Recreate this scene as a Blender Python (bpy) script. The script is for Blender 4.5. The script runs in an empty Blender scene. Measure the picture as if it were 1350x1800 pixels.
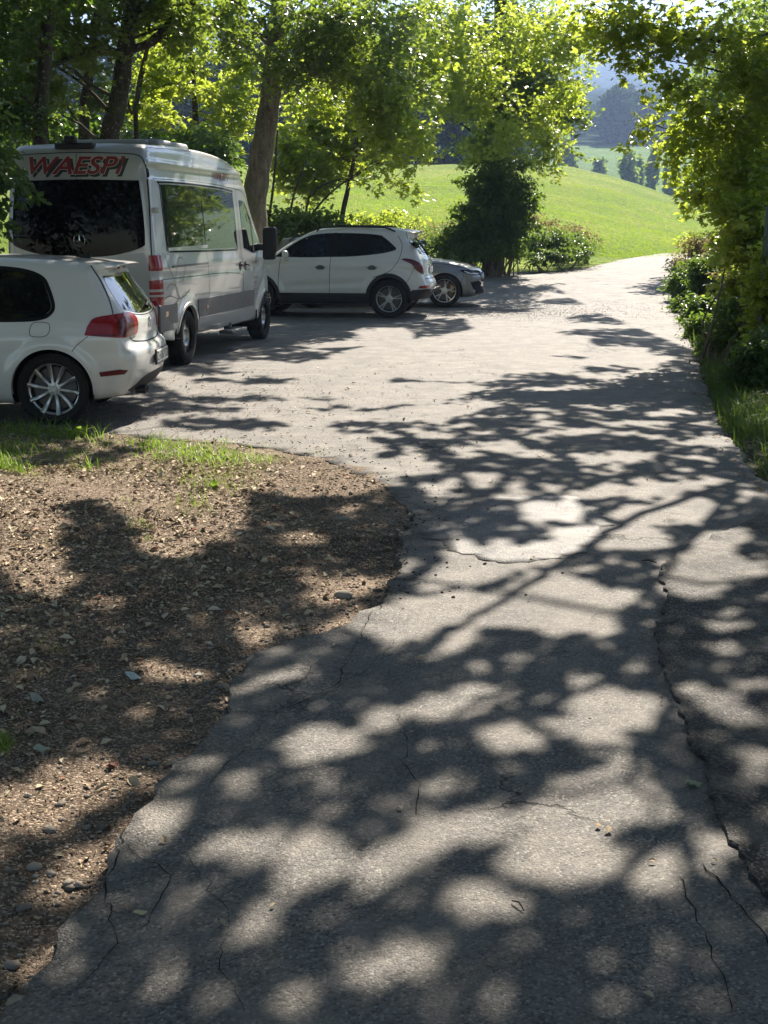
import bpy, bmesh, math, random
import numpy as np
from mathutils import Vector, Matrix
from mathutils.geometry import delaunay_2d_cdt
R = math.radians
rng = np.random.default_rng(7)
random.seed(7)
scene = bpy.context.scene
COL = scene.collection

# ------------------------------------------------------------------ camera, sky, sun, exposure
F = 2300.0; CW, CH = 1350.0, 1800.0; CAMH = 1.75; PITCH = 12.38
cam_d = bpy.data.cameras.new('camera'); cam = bpy.data.objects.new('camera', cam_d); COL.objects.link(cam)
cam_d.sensor_fit = 'VERTICAL'; cam_d.sensor_height = 36.0; cam_d.lens = F / CH * 36.0
cam_d.clip_start = 0.05; cam_d.clip_end = 20000
cam.location = (0, 0, CAMH); cam.rotation_euler = (R(90 - PITCH), 0, 0)
scene.camera = cam
SUN_AZ, SUN_EL = 18.0, 41.0                      # azimuth to the right of straight ahead
SD = np.array([math.sin(R(SUN_AZ)) * math.cos(R(SUN_EL)), math.cos(R(SUN_AZ)) * math.cos(R(SUN_EL)), math.sin(R(SUN_EL))])
world = bpy.data.worlds.new('World'); scene.world = world; world.use_nodes = True
wn = world.node_tree; sky = wn.nodes.new('ShaderNodeTexSky'); sky.sky_type = 'NISHITA'; sky.sun_disc = False
sky.sun_elevation = R(SUN_EL); sky.sun_rotation = R(SUN_AZ); sky.altitude = 500; sky.dust_density = 1.0
bg = wn.nodes['Background']; wn.links.new(sky.outputs[0], bg.inputs[0]); bg.inputs[1].default_value = 0.052
sun_d = bpy.data.lights.new('sun', 'SUN'); sun_d.energy = 5.0; sun_d.angle = R(0.55); sun_d.color = (1.0, .90, .77)
sun = bpy.data.objects.new('sun', sun_d); COL.objects.link(sun)
sun.rotation_euler = Vector(tuple(SD)).to_track_quat('Z', 'Y').to_euler(); sun.location = (5, 10, 30)
scene.view_settings.view_transform = 'Standard'; scene.view_settings.look = 'None'
scene.view_settings.exposure = 1.74; scene.view_settings.gamma = 1.0
cy = scene.cycles
cy.use_denoising = True
cy.max_bounces = 6; cy.diffuse_bounces = 3; cy.glossy_bounces = 3; cy.transmission_bounces = 4; cy.volume_bounces = 0
cy.sample_clamp_indirect = 6

# ------------------------------------------------------------------ helpers
sp, cp = math.sin(R(PITCH)), math.cos(R(PITCH))
def ray(px, py):
    r = (px - CW / 2) / F; u = -(py - CH / 2) / F
    return np.array([r, cp + u * sp, -sp + u * cp])
def at(px, py, Y):
    d = ray(px, py); return np.array([0, 0, CAMH]) + d * (Y / d[1])
def project(P):
    P = np.atleast_2d(P); v = P - np.array([0, 0, CAMH])
    dep = v[:, 1] * cp - v[:, 2] * sp
    up = v[:, 1] * sp + v[:, 2] * cp
    dep = np.where(dep < 1e-3, 1e-3, dep)
    return CW / 2 + F * v[:, 0] / dep, CH / 2 - F * up / dep, v[:, 1] * cp - v[:, 2] * sp

def sm(a, b, x):
    t = np.clip((np.asarray(x, float) - a) / (b - a), 0, 1); return t * t * (3 - 2 * t)

class VN:                                        # cheap smooth 2-D noise
    def __init__(s, seed, n=64):
        s.t = np.random.default_rng(seed).random((n, n)); s.n = n
    def __call__(s, x, y):
        x = np.asarray(x, float); y = np.asarray(y, float)
        xi = np.floor(x).astype(int); yi = np.floor(y).astype(int); fx = x - xi; fy = y - yi
        fx = fx * fx * (3 - 2 * fx); fy = fy * fy * (3 - 2 * fy); n = s.n
        a = s.t[xi % n, yi % n]; b = s.t[(xi + 1) % n, yi % n]; c = s.t[xi % n, (yi + 1) % n]; d = s.t[(xi + 1) % n, (yi + 1) % n]
        return (a * (1 - fx) + b * fx) * (1 - fy) + (c * (1 - fx) + d * fx) * fy
vn = VN(3); vn2 = VN(11)
def fbm(x, y, o=4):
    s = 0; a = .5; f = 1.0
    for k in range(o):
        s = s + a * (vn(x * f + 17.3 * k, y * f - 9.1 * k) - .5); a *= .5; f *= 2.03
    return s

def inpoly(px, py, poly):
    px = np.asarray(px, float); py = np.asarray(py, float); ins = np.zeros(px.shape, bool); n = len(poly)
    for i in range(n):
        x1, y1 = poly[i]; x2, y2 = poly[(i + 1) % n]
        if y1 == y2: continue
        c = ((y1 > py) != (y2 > py)) & (px < (x2 - x1) * (py - y1) / (y2 - y1) + x1); ins ^= c
    return ins
def segdist(px, py, poly, closed=True):
    d = np.full(np.shape(px), 1e9); n = len(poly)
    for i in range(n if closed else n - 1):
        ax, ay = poly[i]; bx, by = poly[(i + 1) % n]; dx, dy = bx - ax, by - ay; L = dx * dx + dy * dy + 1e-12
        t = np.clip(((px - ax) * dx + (py - ay) * dy) / L, 0, 1)
        d = np.minimum(d, np.hypot(px - ax - t * dx, py - ay - t * dy))
    return d

def tag(o, label=None, cat=None, group=None, kind=None):
    if label: o['label'] = label
    if cat: o['category'] = cat
    if group: o['group'] = group
    if kind: o['kind'] = kind
    return o
def empty(name, loc=(0, 0, 0), rz=0, parent=None):
    o = bpy.data.objects.new(name, None); COL.objects.link(o); o.location = tuple(float(v) for v in loc); o.rotation_euler = (0, 0, rz)
    o.empty_display_size = .2
    if parent: o.parent = parent
    return o
def mesh_np(name, V, Fc, mat=None, parent=None, smooth=True, matidx=None):
    """Fc: list of (k x n) int arrays, or a list of tuples"""
    me = bpy.data.meshes.new(name); V = np.asarray(V, np.float32)
    if isinstance(Fc, np.ndarray): Fc = [Fc]
    if len(Fc) and isinstance(Fc[0], np.ndarray) and Fc[0].ndim == 2:
        lens = np.concatenate([np.full(len(f), f.shape[1], np.int32) for f in Fc]); idx = np.concatenate([f.ravel() for f in Fc]).astype(np.int32)
    else:
        lens = np.array([len(f) for f in Fc], np.int32); idx = np.array([i for f in Fc for i in f], np.int32)
    me.vertices.add(len(V)); me.vertices.foreach_set('co', V.ravel())
    me.loops.add(len(idx)); me.loops.foreach_set('vertex_index', idx)
    me.polygons.add(len(lens)); st = np.zeros(len(lens), np.int32); st[1:] = np.cumsum(lens)[:-1]
    me.polygons.foreach_set('loop_start', st)
    me.polygons.foreach_set('use_smooth', np.full(len(lens), bool(smooth)))
    if matidx is not None: me.polygons.foreach_set('material_index', np.asarray(matidx, np.int32))
    me.update(calc_edges=True)
    for m in (mat if isinstance(mat, (list, tuple)) else [mat]):
        if m: me.materials.append(m)
    o = bpy.data.objects.new(name, me); COL.objects.link(o)
    if parent: o.parent = parent
    return o
class MB:
    """collects pieces, builds ONE mesh"""
    def __init__(s): s.v = []; s.f = []; s.n = 0
    def add(s, V, Fc):
        V = np.asarray(V, float)
        s.f += [tuple(int(i) + s.n for i in f) for f in Fc]; s.v.append(V); s.n += len(V); return s
    def box(s, c, d, rot=None, bev=0):
        x, y, z = [q / 2 for q in d]
        if bev <= 0:
            V = np.array([[i, j, k] for i in (-x, x) for j in (-y, y) for k in (-z, z)])
            Fc = [(0, 1, 3, 2), (4, 6, 7, 5), (0, 4, 5, 1), (2, 3, 7, 6), (0, 2, 6, 4), (1, 5, 7, 3)]
        else:
            bm = bmesh.new(); bmesh.ops.create_cube(bm, size=1)
            for v in bm.verts: v.co = Vector((v.co.x * d[0], v.co.y * d[1], v.co.z * d[2]))
            bmesh.ops.bevel(bm, geom=bm.edges[:], offset=bev, segments=3, affect='EDGES', profile=.5)
            bm.verts.index_update(); V = np.array([v.co[:] for v in bm.verts]); Fc = [tuple(v.index for v in f.verts) for f in bm.faces]; bm.free()
        if rot is not None: V = V @ np.array(rot.to_3x3() if hasattr(rot, 'to_3x3') else rot).T
        return s.add(V + np.array(c), Fc)
    def tube(s, pts, rad, n=8, cap=True):
        pts = np.asarray(pts, float); m = len(pts)
        rad = np.full(m, rad, float) if np.isscalar(rad) else np.asarray(rad, float)
        T = np.gradient(pts, axis=0); T /= np.linalg.norm(T, axis=1)[:, None] + 1e-9
        up = np.array([0, 0, 1.0]) if abs(T[0][2]) < .9 else np.array([1.0, 0, 0])
        V = []
        for i in range(m):
            a = np.cross(T[i], up); a /= np.linalg.norm(a) + 1e-9; b = np.cross(T[i], a); up = -np.cross(T[i], a) if False else up
            for k in range(n):
                t = 2 * math.pi * k / n; V.append(pts[i] + rad[i] * (a * math.cos(t) + b * math.sin(t)))
        Fc = [(i * n + k, i * n + (k + 1) % n, (i + 1) * n + (k + 1) % n, (i + 1) * n + k) for i in range(m - 1) for k in range(n)]
        if cap: Fc += [tuple(range(n))[::-1], tuple((m - 1) * n + k for k in range(n))]
        return s.add(V, Fc)
    def lathe(s, prof, n=48, axis='y', c=(0, 0, 0), closed=False):
        """prof: list of (radius, offset along the axis)"""
        V = []
        for r, o in prof:
            for k in range(n):
                t = 2 * math.pi * k / n; a, b = r * math.cos(t), r * math.sin(t)
                V.append({'y': (a, o, b), 'x': (o, a, b), 'z': (a, b, o)}[axis])
        m = len(prof); J = range(m if closed else m - 1)
        Fc = [(j * n + k, j * n + (k + 1) % n, ((j + 1) % m) * n + (k + 1) % n, ((j + 1) % m) * n + k) for j in J for k in range(n)]
        return s.add(np.array(V) + np.array(c), Fc)
    def build(s, name, mat=None, parent=None, smooth=True, auto=None):
        o = mesh_np(name, np.concatenate(s.v), s.f, mat, parent, smooth)
        if auto is not None:
            bm = bmesh.new(); bm.from_mesh(o.data); bmesh.ops.recalc_face_normals(bm, faces=bm.faces[:]); bm.to_mesh(o.data); bm.free()
            o.data.set_sharp_from_angle(angle=R(auto))
        return o

# ------------------------------------------------------------------ materials
class NM:
    def __init__(s, name):
        s.m = bpy.data.materials.new(name); s.m.use_nodes = True; s.t = s.m.node_tree
        s.b = s.t.nodes['Principled BSDF']; s.out = s.t.nodes['Material Output']
    def n(s, kind, **kw):
        nd = s.t.nodes.new(kind)
        for k, v in kw.items():
            if k.startswith('i_'):
                key = k[2:]; nd.inputs[int(key) if key.isdigit() else key.replace('_', ' ')].default_value = v
            else: setattr(nd, k, v)
        return nd
    def l(s, a, b): s.t.links.new(a, b)
    def coord(s, scale=(1, 1, 1), kind='Object'):
        tc = s.n('ShaderNodeTexCoord'); mp = s.n('ShaderNodeMapping'); mp.inputs['Scale'].default_value = scale
        s.l(tc.outputs[kind], mp.inputs[0]); return mp.outputs[0]
    def noise(s, co, scale, detail=3, rough=.55, dist=0):
        nd = s.n('ShaderNodeTexNoise', i_Scale=scale, i_Detail=detail, i_Roughness=rough, i_Distortion=dist); s.l(co, nd.inputs['Vector']); return nd.outputs['Fac']
    def ramp(s, fac, stops):
        nd = s.n('ShaderNodeValToRGB'); s.l(fac, nd.inputs[0]); cr = nd.color_ramp
        while len(cr.elements) < len(stops): cr.elements.new(.5)
        for e, (p, c) in zip(cr.elements, stops):
            e.position = p; e.color = (*c, 1) if not np.isscalar(c) else (c, c, c, 1)
        return nd.outputs[0]
    def mix(s, fac, a, b, mode='MIX'):
        nd = s.n('ShaderNodeMix', data_type='RGBA', blend_type=mode)
        for v, k in ((fac, 0), (a, 6), (b, 7)):
            if hasattr(v, 'is_output') or hasattr(v, 'links'): s.l(v, nd.inputs[k])
            elif k == 0: nd.inputs[0].default_value = v
            else: nd.inputs[k].default_value = (*v, 1) if not np.isscalar(v) else (v, v, v, 1)
        return nd.outputs[2]
    def math(s, op, a, b=0.0, clamp=False):
        nd = s.n('ShaderNodeMath', operation=op, use_clamp=clamp)
        for v, k in ((a, 0), (b, 1)):
            if hasattr(v, 'links'): s.l(v, nd.inputs[k])
            else: nd.inputs[k].default_value = v
        return nd.outputs[0]
    def bump(s, h, strength=.3, dist=.01, prev=None):
        nd = s.n('ShaderNodeBump', i_Strength=strength, i_Distance=dist); s.l(h, nd.inputs['Height'])
        if prev is not None: s.l(prev, nd.inputs['Normal'])
        return nd.outputs[0]
def plain(name, col, rough=.5, metal=0, spec=.5, coat=0, coat_rough=.03, dirt=0):
    m = NM(name); b = m.b; b.inputs['Roughness'].default_value = rough; b.inputs['Metallic'].default_value = metal
    b.inputs['Specular IOR Level'].default_value = spec; b.inputs['Coat Weight'].default_value = coat; b.inputs['Coat Roughness'].default_value = coat_rough
    co = m.coord((1, 1, 1)); n1 = m.noise(co, 3.1, 4)
    k = .10 if not dirt else dirt
    c = m.mix(n1, tuple(v * (1 - k) for v in col), tuple(min(1, v * (1 + k * .7)) for v in col))
    m.l(c, b.inputs['Base Color'])
    r = m.math('ADD', m.math('MULTIPLY', m.noise(co, 11, 3), .12), rough - .06); m.l(r, b.inputs['Roughness'])
    return m.m
def leafmat(name, c1, c2, c3, trans=(.25, .45, .03), tmix=.5, rough=.42, spec=.5):
    """c1..c3 leaf colours picked at random leaf by leaf; light shines through the blade"""
    m = NM(name); g = m.n('ShaderNodeNewGeometry'); col = m.ramp(g.outputs['Random Per Island'], [(0, c1), (.5, c2), (.92, c2), (1, c3)])
    big = m.noise(m.coord((1, 1, 1)), .55, 3)
    hs = m.n('ShaderNodeHueSaturation'); m.l(col, hs.inputs['Color'])
    m.l(m.math('ADD', m.math('MULTIPLY', big, .7), .65), hs.inputs['Value'])
    m.l(hs.outputs[0], m.b.inputs['Base Color']); m.b.inputs['Roughness'].default_value = rough; m.b.inputs['Specular IOR Level'].default_value = spec
    tr = m.n('ShaderNodeBsdfTranslucent'); tc = m.mix(.6, hs.outputs[0], trans)
    m.l(tc, tr.inputs['Color'])
    mx = m.n('ShaderNodeMixShader'); mx.inputs[0].default_value = tmix
    m.l(m.b.outputs[0], mx.inputs[1]); m.l(tr.outputs[0], mx.inputs[2]); m.l(mx.outputs[0], m.out.inputs['Surface'])
    return m.m
def rockmat(name, stops, rough=.9):
    m = NM(name); g = m.n('ShaderNodeNewGeometry'); col = m.ramp(g.outputs['Random Per Island'], stops)
    n = m.noise(m.coord((1, 1, 1)), 60, 3); c = m.mix(m.math('MULTIPLY', n, .5), col, 0.05); m.l(c, m.b.inputs['Base Color'])
    m.b.inputs['Roughness'].default_value = rough; m.b.inputs['Specular IOR Level'].default_value = .25
    return m.m
def bark(name, a=(.07, .06, .045), b=(.20, .17, .12)):
    m = NM(name); co = m.coord((1, 1, .25)); n = m.noise(co, 14, 6, .6); n2 = m.noise(m.coord(), 2.2, 3)
    c = m.ramp(n, [(.3, a), (.7, b)]); c = m.mix(m.ramp(n2, [(.5, 0), (.72, .7)]), c, (.09, .12, .05))
    lich = m.ramp(m.noise(m.coord(), 23, 2), [(.62, 0), (.7, .8)]); c = m.mix(lich, c, (.34, .34, .29))
    m.l(c, m.b.inputs['Base Color']); m.b.inputs['Roughness'].default_value = .9; m.b.inputs['Specular IOR Level'].default_value = .2
    m.l(m.bump(n, .8, .03), m.b.inputs['Normal']); return m.m
# ------------------------------------------------------------------ the lie of the land
def base(X, Y):
    Y = np.asarray(Y, float); t = np.clip((Y - 26) / 20, 0, 1); return .80 * t * t * (1.6 - .6 * t) + 0 * np.asarray(X, float)
def gp(px, py, it=12):
    d = ray(px, py); Y = 10.0; z = 0.0
    for _ in range(it):
        Y = (z - CAMH) / d[2] * d[1] if d[2] < -1e-4 else 45
        Y = min(max(Y, .5), 60); z = float(base(0, Y))
    return np.array([d[0] / d[1] * Y, Y, z])
EDGE_PX = [(-60, 1900), (30, 1750), (70, 1690), (110, 1620), (150, 1575), (215, 1480), (255, 1420), (300, 1370), (360, 1300), (400, 1245), (412, 1195), (440, 1150),
           (500, 1128), (560, 1110), (610, 1092), (640, 1075), (672, 1060), (690, 1040), (694, 1025), (707, 1008), (702, 985), (699, 962), (712, 930), (722, 905), (705, 880), (690, 862),
           (665, 846), (640, 835), (590, 812), (520, 797), (400, 780), (250, 769), (130, 754), (0, 740)]
edgeL = [tuple(gp(*p)[:2]) for p in EDGE_PX]
edgeR = [tuple(gp(*p)[:2]) for p in [(1180, 452), (1182, 470), (1188, 505), (1193, 545), (1212, 600), (1225, 640), (1240, 680), (1262, 740), (1290, 785), (1338, 842)]]
far = [tuple(gp(*p)[:2]) for p in [(700, 462), (860, 456), (940, 455), (1040, 451), (1110, 447), (1160, 445), (1215, 444), (1262, 449)]]
ROAD = [(-2.6, -6.0)] + edgeL + [(-9.5, 11.4), (-13, 16), (-13, 33), (-4, 41.5)] + far + edgeR + [(2.75, 8.2), (2.85, 4), (2.9, -6.0)]
def densify(poly, step, jit, seed=1, closed=True):
    r = np.random.default_rng(seed); out = []; n = len(poly)
    for i in range(n if closed else n - 1):
        a = np.array(poly[i], float); b = np.array(poly[(i + 1) % n], float); L = np.linalg.norm(b - a); st = step * (1 if min(a[1], b[1]) < 12.5 else 4)
        k = max(1, int(L / st)); nrm = np.array([-(b - a)[1], (b - a)[0]]) / (L + 1e-9)
        for j in range(k):
            p = a + (b - a) * j / k
            q = p + nrm * jit * ((vn(p[0] * 3.1 + 5, p[1] * 3.1) - .5) * 2.4 + (vn(p[0] * 11, p[1] * 11 + 3) - .5) * 1.6 + (r.random() - .5) * .8)
            out.append(tuple(q))
    return out
roadB = densify(ROAD, .045, .035, 2)
def undul(X, Y): return .012 * (vn(np.asarray(X) * .8 + 31, np.asarray(Y) * .8) - .5)
def roadz(X, Y): return base(X, Y) + undul(X, Y)
def sheet(name, B, zf, step, mat, kind='structure', fine=None, thick=.04, yfine=12.0):
    """a ragged-edged sheet: constrained triangulation of outline B, with real thickness at its rim"""
    B = np.array(B); x0, y0 = B.min(0); x1, y1 = B.max(0)
    pts = []
    for s_, ya, yb in ((step, y0, min(y1, yfine)), (step * 2.2, yfine, y1)):
        if yb <= ya: continue
        gx, gy = np.meshgrid(np.arange(x0, x1, s_), np.arange(ya, yb, s_)); gx = gx.ravel() + rng.uniform(-.2, .2, gx.size) * s_; gy = gy.ravel() + rng.uniform(-.2, .2, gy.size) * s_
        k = inpoly(gx, gy, B); gx, gy = gx[k], gy[k]; pts.append(np.c_[gx, gy])
    I = np.concatenate(pts)
    keep = np.ones(len(I), bool)
    for i0 in range(0, len(B), 1):
        pass
    vs = [Vector(p) for p in B.tolist()] + [Vector(p) for p in I.tolist()]
    nb = len(B); ed = [(i, (i + 1) % nb) for i in range(nb)]
    V, E, Fc, _, _, _ = delaunay_2d_cdt(vs, ed, [list(range(nb))], 1, 1e-5)
    V = np.array([v[:] for v in V]); Z = zf(V[:, 0], V[:, 1])
    top = np.c_[V, Z]; n = len(top)
    Fc = [tuple(f) for f in Fc]
    # rim
    from collections import Counter
    cnt = Counter(tuple(sorted((f[i], f[(i + 1) % len(f)]))) for f in Fc for i in range(len(f)))
    low = {}; ex = []; rim = []
    for f in Fc:
        for i in range(len(f)):
            a, b = f[i], f[(i + 1) % len(f)]
            if cnt[tuple(sorted((a, b)))] == 1:
                for q in (a, b):
                    if q not in low: low[q] = n + len(ex); ex.append(top[q] - np.array([0, 0, thick]))
                rim.append((b, a, low[a], low[b]))
    o = mesh_np(name, np.concatenate([top, np.array(ex)]), Fc + rim, mat, smooth=False)
    for p in o.data.polygons[:len(Fc)]: p.use_smooth = True
    return tag(o, kind=kind)

# elevation of far land seen from the camera, by direction
crest_px = np.array([-2000, 200, 560, 700, 820, 940, 1000, 1060, 1100, 1140, 1180, 1240, 1300, 1400, 3000.]); crest_py = np.array([300, 300, 297, 294, 291, 290, 299, 313, 325, 338, 352, 378, 400, 425, 430.])
def elev(py): return PITCH - math.degrees(1) * 0 - np.degrees(np.arctan((np.asarray(py, float) - CH / 2) / F))
def crest_z(th): return CAMH + 120 * np.tan(np.radians(-(PITCH) + 0 + np.degrees(np.arctan((CH / 2 - np.interp(675 + 2300 * th, crest_px, crest_py)) / F)) ))
def T(X, Y):
    X = np.asarray(X, float); Y = np.asarray(Y, float); Ys = np.maximum(Y, 1); th = X / Ys
    near = base(X, Y)
    # verges
    sh = np.shape(X)
    dR = X - np.interp(Y, [e[1] for e in edgeR][::-1], [e[0] for e in edgeR][::-1])
    near = near + np.where((dR > 0), .45 * sm(.1, 2.6, dR) + .5 * sm(2.5, 9, dR), 0) * sm(46, 38, Y)
    near = near - .09
    zc = crest_z(th); s = np.clip((Y - 45) / 75, 0, 1)
    bank = .9 * sm(43, 47.5, Y) * sm(.20, .05, th)
    hill = .72 + bank + (zc - .72 - bank) * (1 - (1 - s) ** 1.45) + (fbm(X * .05, Y * .05) * 1.2 + fbm(X * .35, Y * .35) * .25) * sm(45, 60, Y) * sm(121, 100, Y)
    drop = zc - 7 * sm(120, 210, Y)
    el = lambda y: np.tan(np.radians(-PITCH + math.degrees(math.atan((CH / 2 - y) / F))))
    vy = np.array([120, 210, 250, 300, 350, 400, 430, 480, 600, 760, 1000, 1500, 2000, 2600, 3200, 4500.])
    ty = np.array([0, -.012, .004, el(335), el(296), el(268), el(258), el(232), el(188), el(165), el(160), el(130), el(90), el(52), el(60), el(80)])
    vall = CAMH + Y * np.interp(Y, vy, ty) * (1 + .10 * (fbm(th * 9 + 3, Y * .0016)) * sm(430, 900, Y))
    vall = vall + Y * .012 * fbm(th * 30, Y * .004) * sm(500, 1200, Y) + (vn(th * 60 + 3, Y * .03) - .5) * Y * .004 * sm(900, 1800, Y)
    z = np.where(Y < 45, near, np.where(Y < 120, hill, np.where(Y < 250, drop + (vall - drop) * sm(170, 250, Y), vall)))
    k = sm(42, 46, Y); z = np.where((Y >= 42) & (Y < 46), near * (1 - k) + (hill - .0) * k, z)
    # behind the parked cars the ground climbs a little into the wood
    z = z + .5 * sm(-9, -20, X) * sm(12, 22, Y) * sm(60, 46, Y)
    return z
def TZ(X, Y): return float(T(X, Y))

def verge_h(X, Y):
    P = edgeL
    ins = inpoly(X, Y, ROAD); d = segdist(X, Y, edgeL, closed=False)
    z = -.035 + .05 * sm(0, .5, d) + .16 * sm(.5, 3.2, d) * sm(11.5, 8.5, Y) - .03 * np.exp(-((d - .5) / .35) ** 2) * sm(9.5, 8, Y)
    z = z + .02 * fbm(X * 1.3, Y * 1.3) + .022 * fbm(X * 6, Y * 6) + .012 * fbm(X * 22, Y * 22)
    lap = roadz(X, Y) + .004 - .10 * d + .03 * fbm(X * 4, Y * 4) + .016 * fbm(X * 15, Y * 15)
    lap = np.where(Y > 8.8, lap, lap - .03)
    z = np.where(Y > 7.3, np.maximum(z, roadz(X, Y) - .004 + .02 * fbm(X * 9, Y * 9) - .0 * d), z)
    return np.where(ins, np.where(d < .45, lap, -.075), z)

# ------------------------------------------------------------------ ground materials
def mat_asphalt(name, c_lo, c_hi, grit=1.0, crack=1.0, rough=.78, stone=.5, speccy=.45):
    m = NM(name); b = m.b; co = m.coord()
    agg = m.n('ShaderNodeTexVoronoi', i_Scale=125, feature='F1'); m.l(co, agg.inputs['Vector'])
    cell = m.n('ShaderNodeSeparateColor'); m.l(agg.outputs['Color'], cell.inputs[0])
    big = m.noise(co, .55, 5, .6); mid = m.noise(co, 5, 5, .65); fine = m.noise(co, 210, 3, .7)
    c = m.ramp(big, [(.3, c_lo), (.7, c_hi)])
    c = m.mix(m.math('MULTIPLY', mid, .45), c, tuple(v * .55 for v in c_lo))
    c = m.mix(m.ramp(cell.outputs[0], [(.0, .95), (.45, .25), (.86, 0), (1, 0)]), c, tuple(v * .25 for v in c_lo))
    c = m.mix(m.ramp(cell.outputs[1], [(1 - .26 * grit, 0), (1, stone * 1.3)]), c, (.44, .41, .36))
    c = m.mix(m.ramp(fine, [(.35, .55), (.62, 0)]), c, tuple(v * .4 for v in c_lo))
    st = m.noise(m.coord((1.6, .35, 1)), 1.1, 4, .6); c = m.mix(m.ramp(st, [(.46, 0), (.66, .5)]), c, tuple(v * .5 for v in c_lo)); dust = m.noise(co, 2.6, 6, .7); c = m.mix(m.ramp(dust, [(.46, 0), (.70, .55)]), c, (.26, .235, .20))
    # hairline cracks
    w = m.n('ShaderNodeTexNoise', i_Scale=2.1, i_Detail=6, i_Roughness=.65); m.l(co, w.inputs['Vector'])
    wa = m.n('ShaderNodeMix', data_type='VECTOR'); wa.inputs[0].default_value = .42; m.l(co, wa.inputs[4]); m.l(w.outputs['Color'], wa.inputs[5])
    vc = m.n('ShaderNodeTexVoronoi', i_Scale=2.3, feature='DISTANCE_TO_EDGE'); m.l(wa.outputs[1], vc.inputs['Vector'])
    line = m.ramp(vc.outputs['Distance'], [(.0, 1), (.008, .8), (.02, 0)])
    msk = m.ramp(m.noise(co, .75, 3), [(.50, 0), (.62, 1)])
    ck = m.math('MULTIPLY', m.math('MULTIPLY', line, msk), crack)
    c = m.mix(ck, c, (.012, .011, .010)); m.l(c, b.inputs['Base Color'])
    b.inputs['Specular IOR Level'].default_value = speccy
    m.l(m.math('ADD', m.math('MULTIPLY', mid, .2), rough - .1), b.inputs['Roughness'])
    h = m.math('SUBTRACT', m.math('ADD', m.math('MULTIPLY', agg.outputs['Distance'], -.9), m.math('MULTIPLY', fine, .6)), m.math('MULTIPLY', ck, 2.0))
    n1 = m.bump(m.noise(co, 18, 4, .6), .35, .02); m.l(m.bump(h, .6, .006 * grit, n1), b.inputs['Normal'])
    return m.m
M_ROAD = mat_asphalt('asphalt_worn', (.155, .148, .137), (.225, .212, .194))
M_ROADNEW = mat_asphalt('asphalt_coarse', (.030, .030, .030), (.056, .054, .051), grit=1.5, crack=0, stone=.4, rough=.75, speccy=.4)
M_PATCH = mat_asphalt('asphalt_patch', (.072, .074, .077), (.118, .118, .116), grit=.8, crack=0, rough=.62, speccy=.5)
def mat_soil():
    m = NM('soil'); co = m.coord(); a = m.noise(co, 1.2, 5, .6); b_ = m.noise(co, 30, 5, .7); v = m.n('ShaderNodeTexVoronoi', i_Scale=130); m.l(co, v.inputs['Vector'])
    c = m.ramp(a, [(.32, (.10, .076, .056)), (.5, (.22, .172, .13)), (.68, (.35, .28, .215))]); c = m.mix(m.ramp(b_, [(.35, .7), (.65, 0)]), c, (.07, .048, .034))
    sc = m.n('ShaderNodeSeparateColor'); m.l(v.outputs['Color'], sc.inputs[0])
    c = m.mix(m.ramp(sc.outputs[0], [(.72, 0), (.9, .75)]), c, (.50, .40, .30)); c = m.mix(m.ramp(sc.outputs[1], [(.70, 0), (.85, .8)]), c, (.07, .05, .035)); m.l(c, m.b.inputs['Base Color'])
    m.b.inputs['Roughness'].default_value = .95; m.b.inputs['Specular IOR Level'].default_value = .15
    m.l(m.bump(m.math('ADD', b_, m.math('MULTIPLY', v.outputs['Distance'], -.5)), .9, .012), m.b.inputs['Normal']); return m.m
M_SOIL = mat_soil()
def mat_floor():
    m = NM('woodland_floor'); co = m.coord(); a = m.noise(co, .8, 5, .6); b_ = m.noise(co, 9, 5, .7)
    c = m.ramp(a, [(.35, (.06, .045, .03)), (.6, (.045, .06, .022))]); c = m.mix(m.ramp(b_, [(.4, .8), (.65, 0)]), c, (.02, .02, .012)); m.l(c, m.b.inputs['Base Color'])
    m.b.inputs['Roughness'].default_value = .95; m.l(m.bump(b_, .9, .08), m.b.inputs['Normal']); return m.m
M_FLOOR = mat_floor()
def mat_field(name, a, b, d, sc=1.0):
    m = NM(name); co = m.coord(); big = m.noise(co, .035 * sc, 5, .6); mid = m.noise(m.coord((1, .35, 1)), .55 * sc, 5, .7); fine = m.noise(m.coord((1, .6, 1)), 5 * sc, 4, .75)
    c = m.ramp(big, [(.38, a), (.62, b)]); c = m.mix(m.ramp(mid, [(.42, 0), (.62, .8)]), c, d); pt = m.noise(m.coord((.25, 1.4, 1)), .12 * sc, 3, .5); c = m.mix(m.ramp(pt, [(.48, 0), (.62, .45)]), c, tuple(v * .62 for v in a)); c = m.mix(m.ramp(fine, [(.38, .75), (.6, 0)]), c, tuple(v * .45 for v in a))
    m.l(c, m.b.inputs['Base Color']); m.b.inputs['Roughness'].default_value = .9; m.b.inputs['Specular IOR Level'].default_value = .1
    tr = m.n('ShaderNodeBsdfTranslucent'); m.l(c, tr.inputs['Color'])
    m.l(m.bump(m.math('ADD', fine, m.math('MULTIPLY', mid, 1.2)), 1.0, .35 / sc), m.b.inputs['Normal'])
    m.b.inputs['Sheen Weight'].default_value = .10; m.b.inputs['Sheen Tint'].default_value = (.7, 1, .3, 1); m.b.inputs['Sheen Roughness'].default_value = .5
    return m.m
M_FIELD = mat_field('meadow_grass', (.17, .29, .012), (.26, .36, .02), (.36, .37, .06))
M_FIELD2 = mat_field('valley_meadow', (.13, .25, .04), (.17, .29, .05), (.09, .17, .03), .2)
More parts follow.
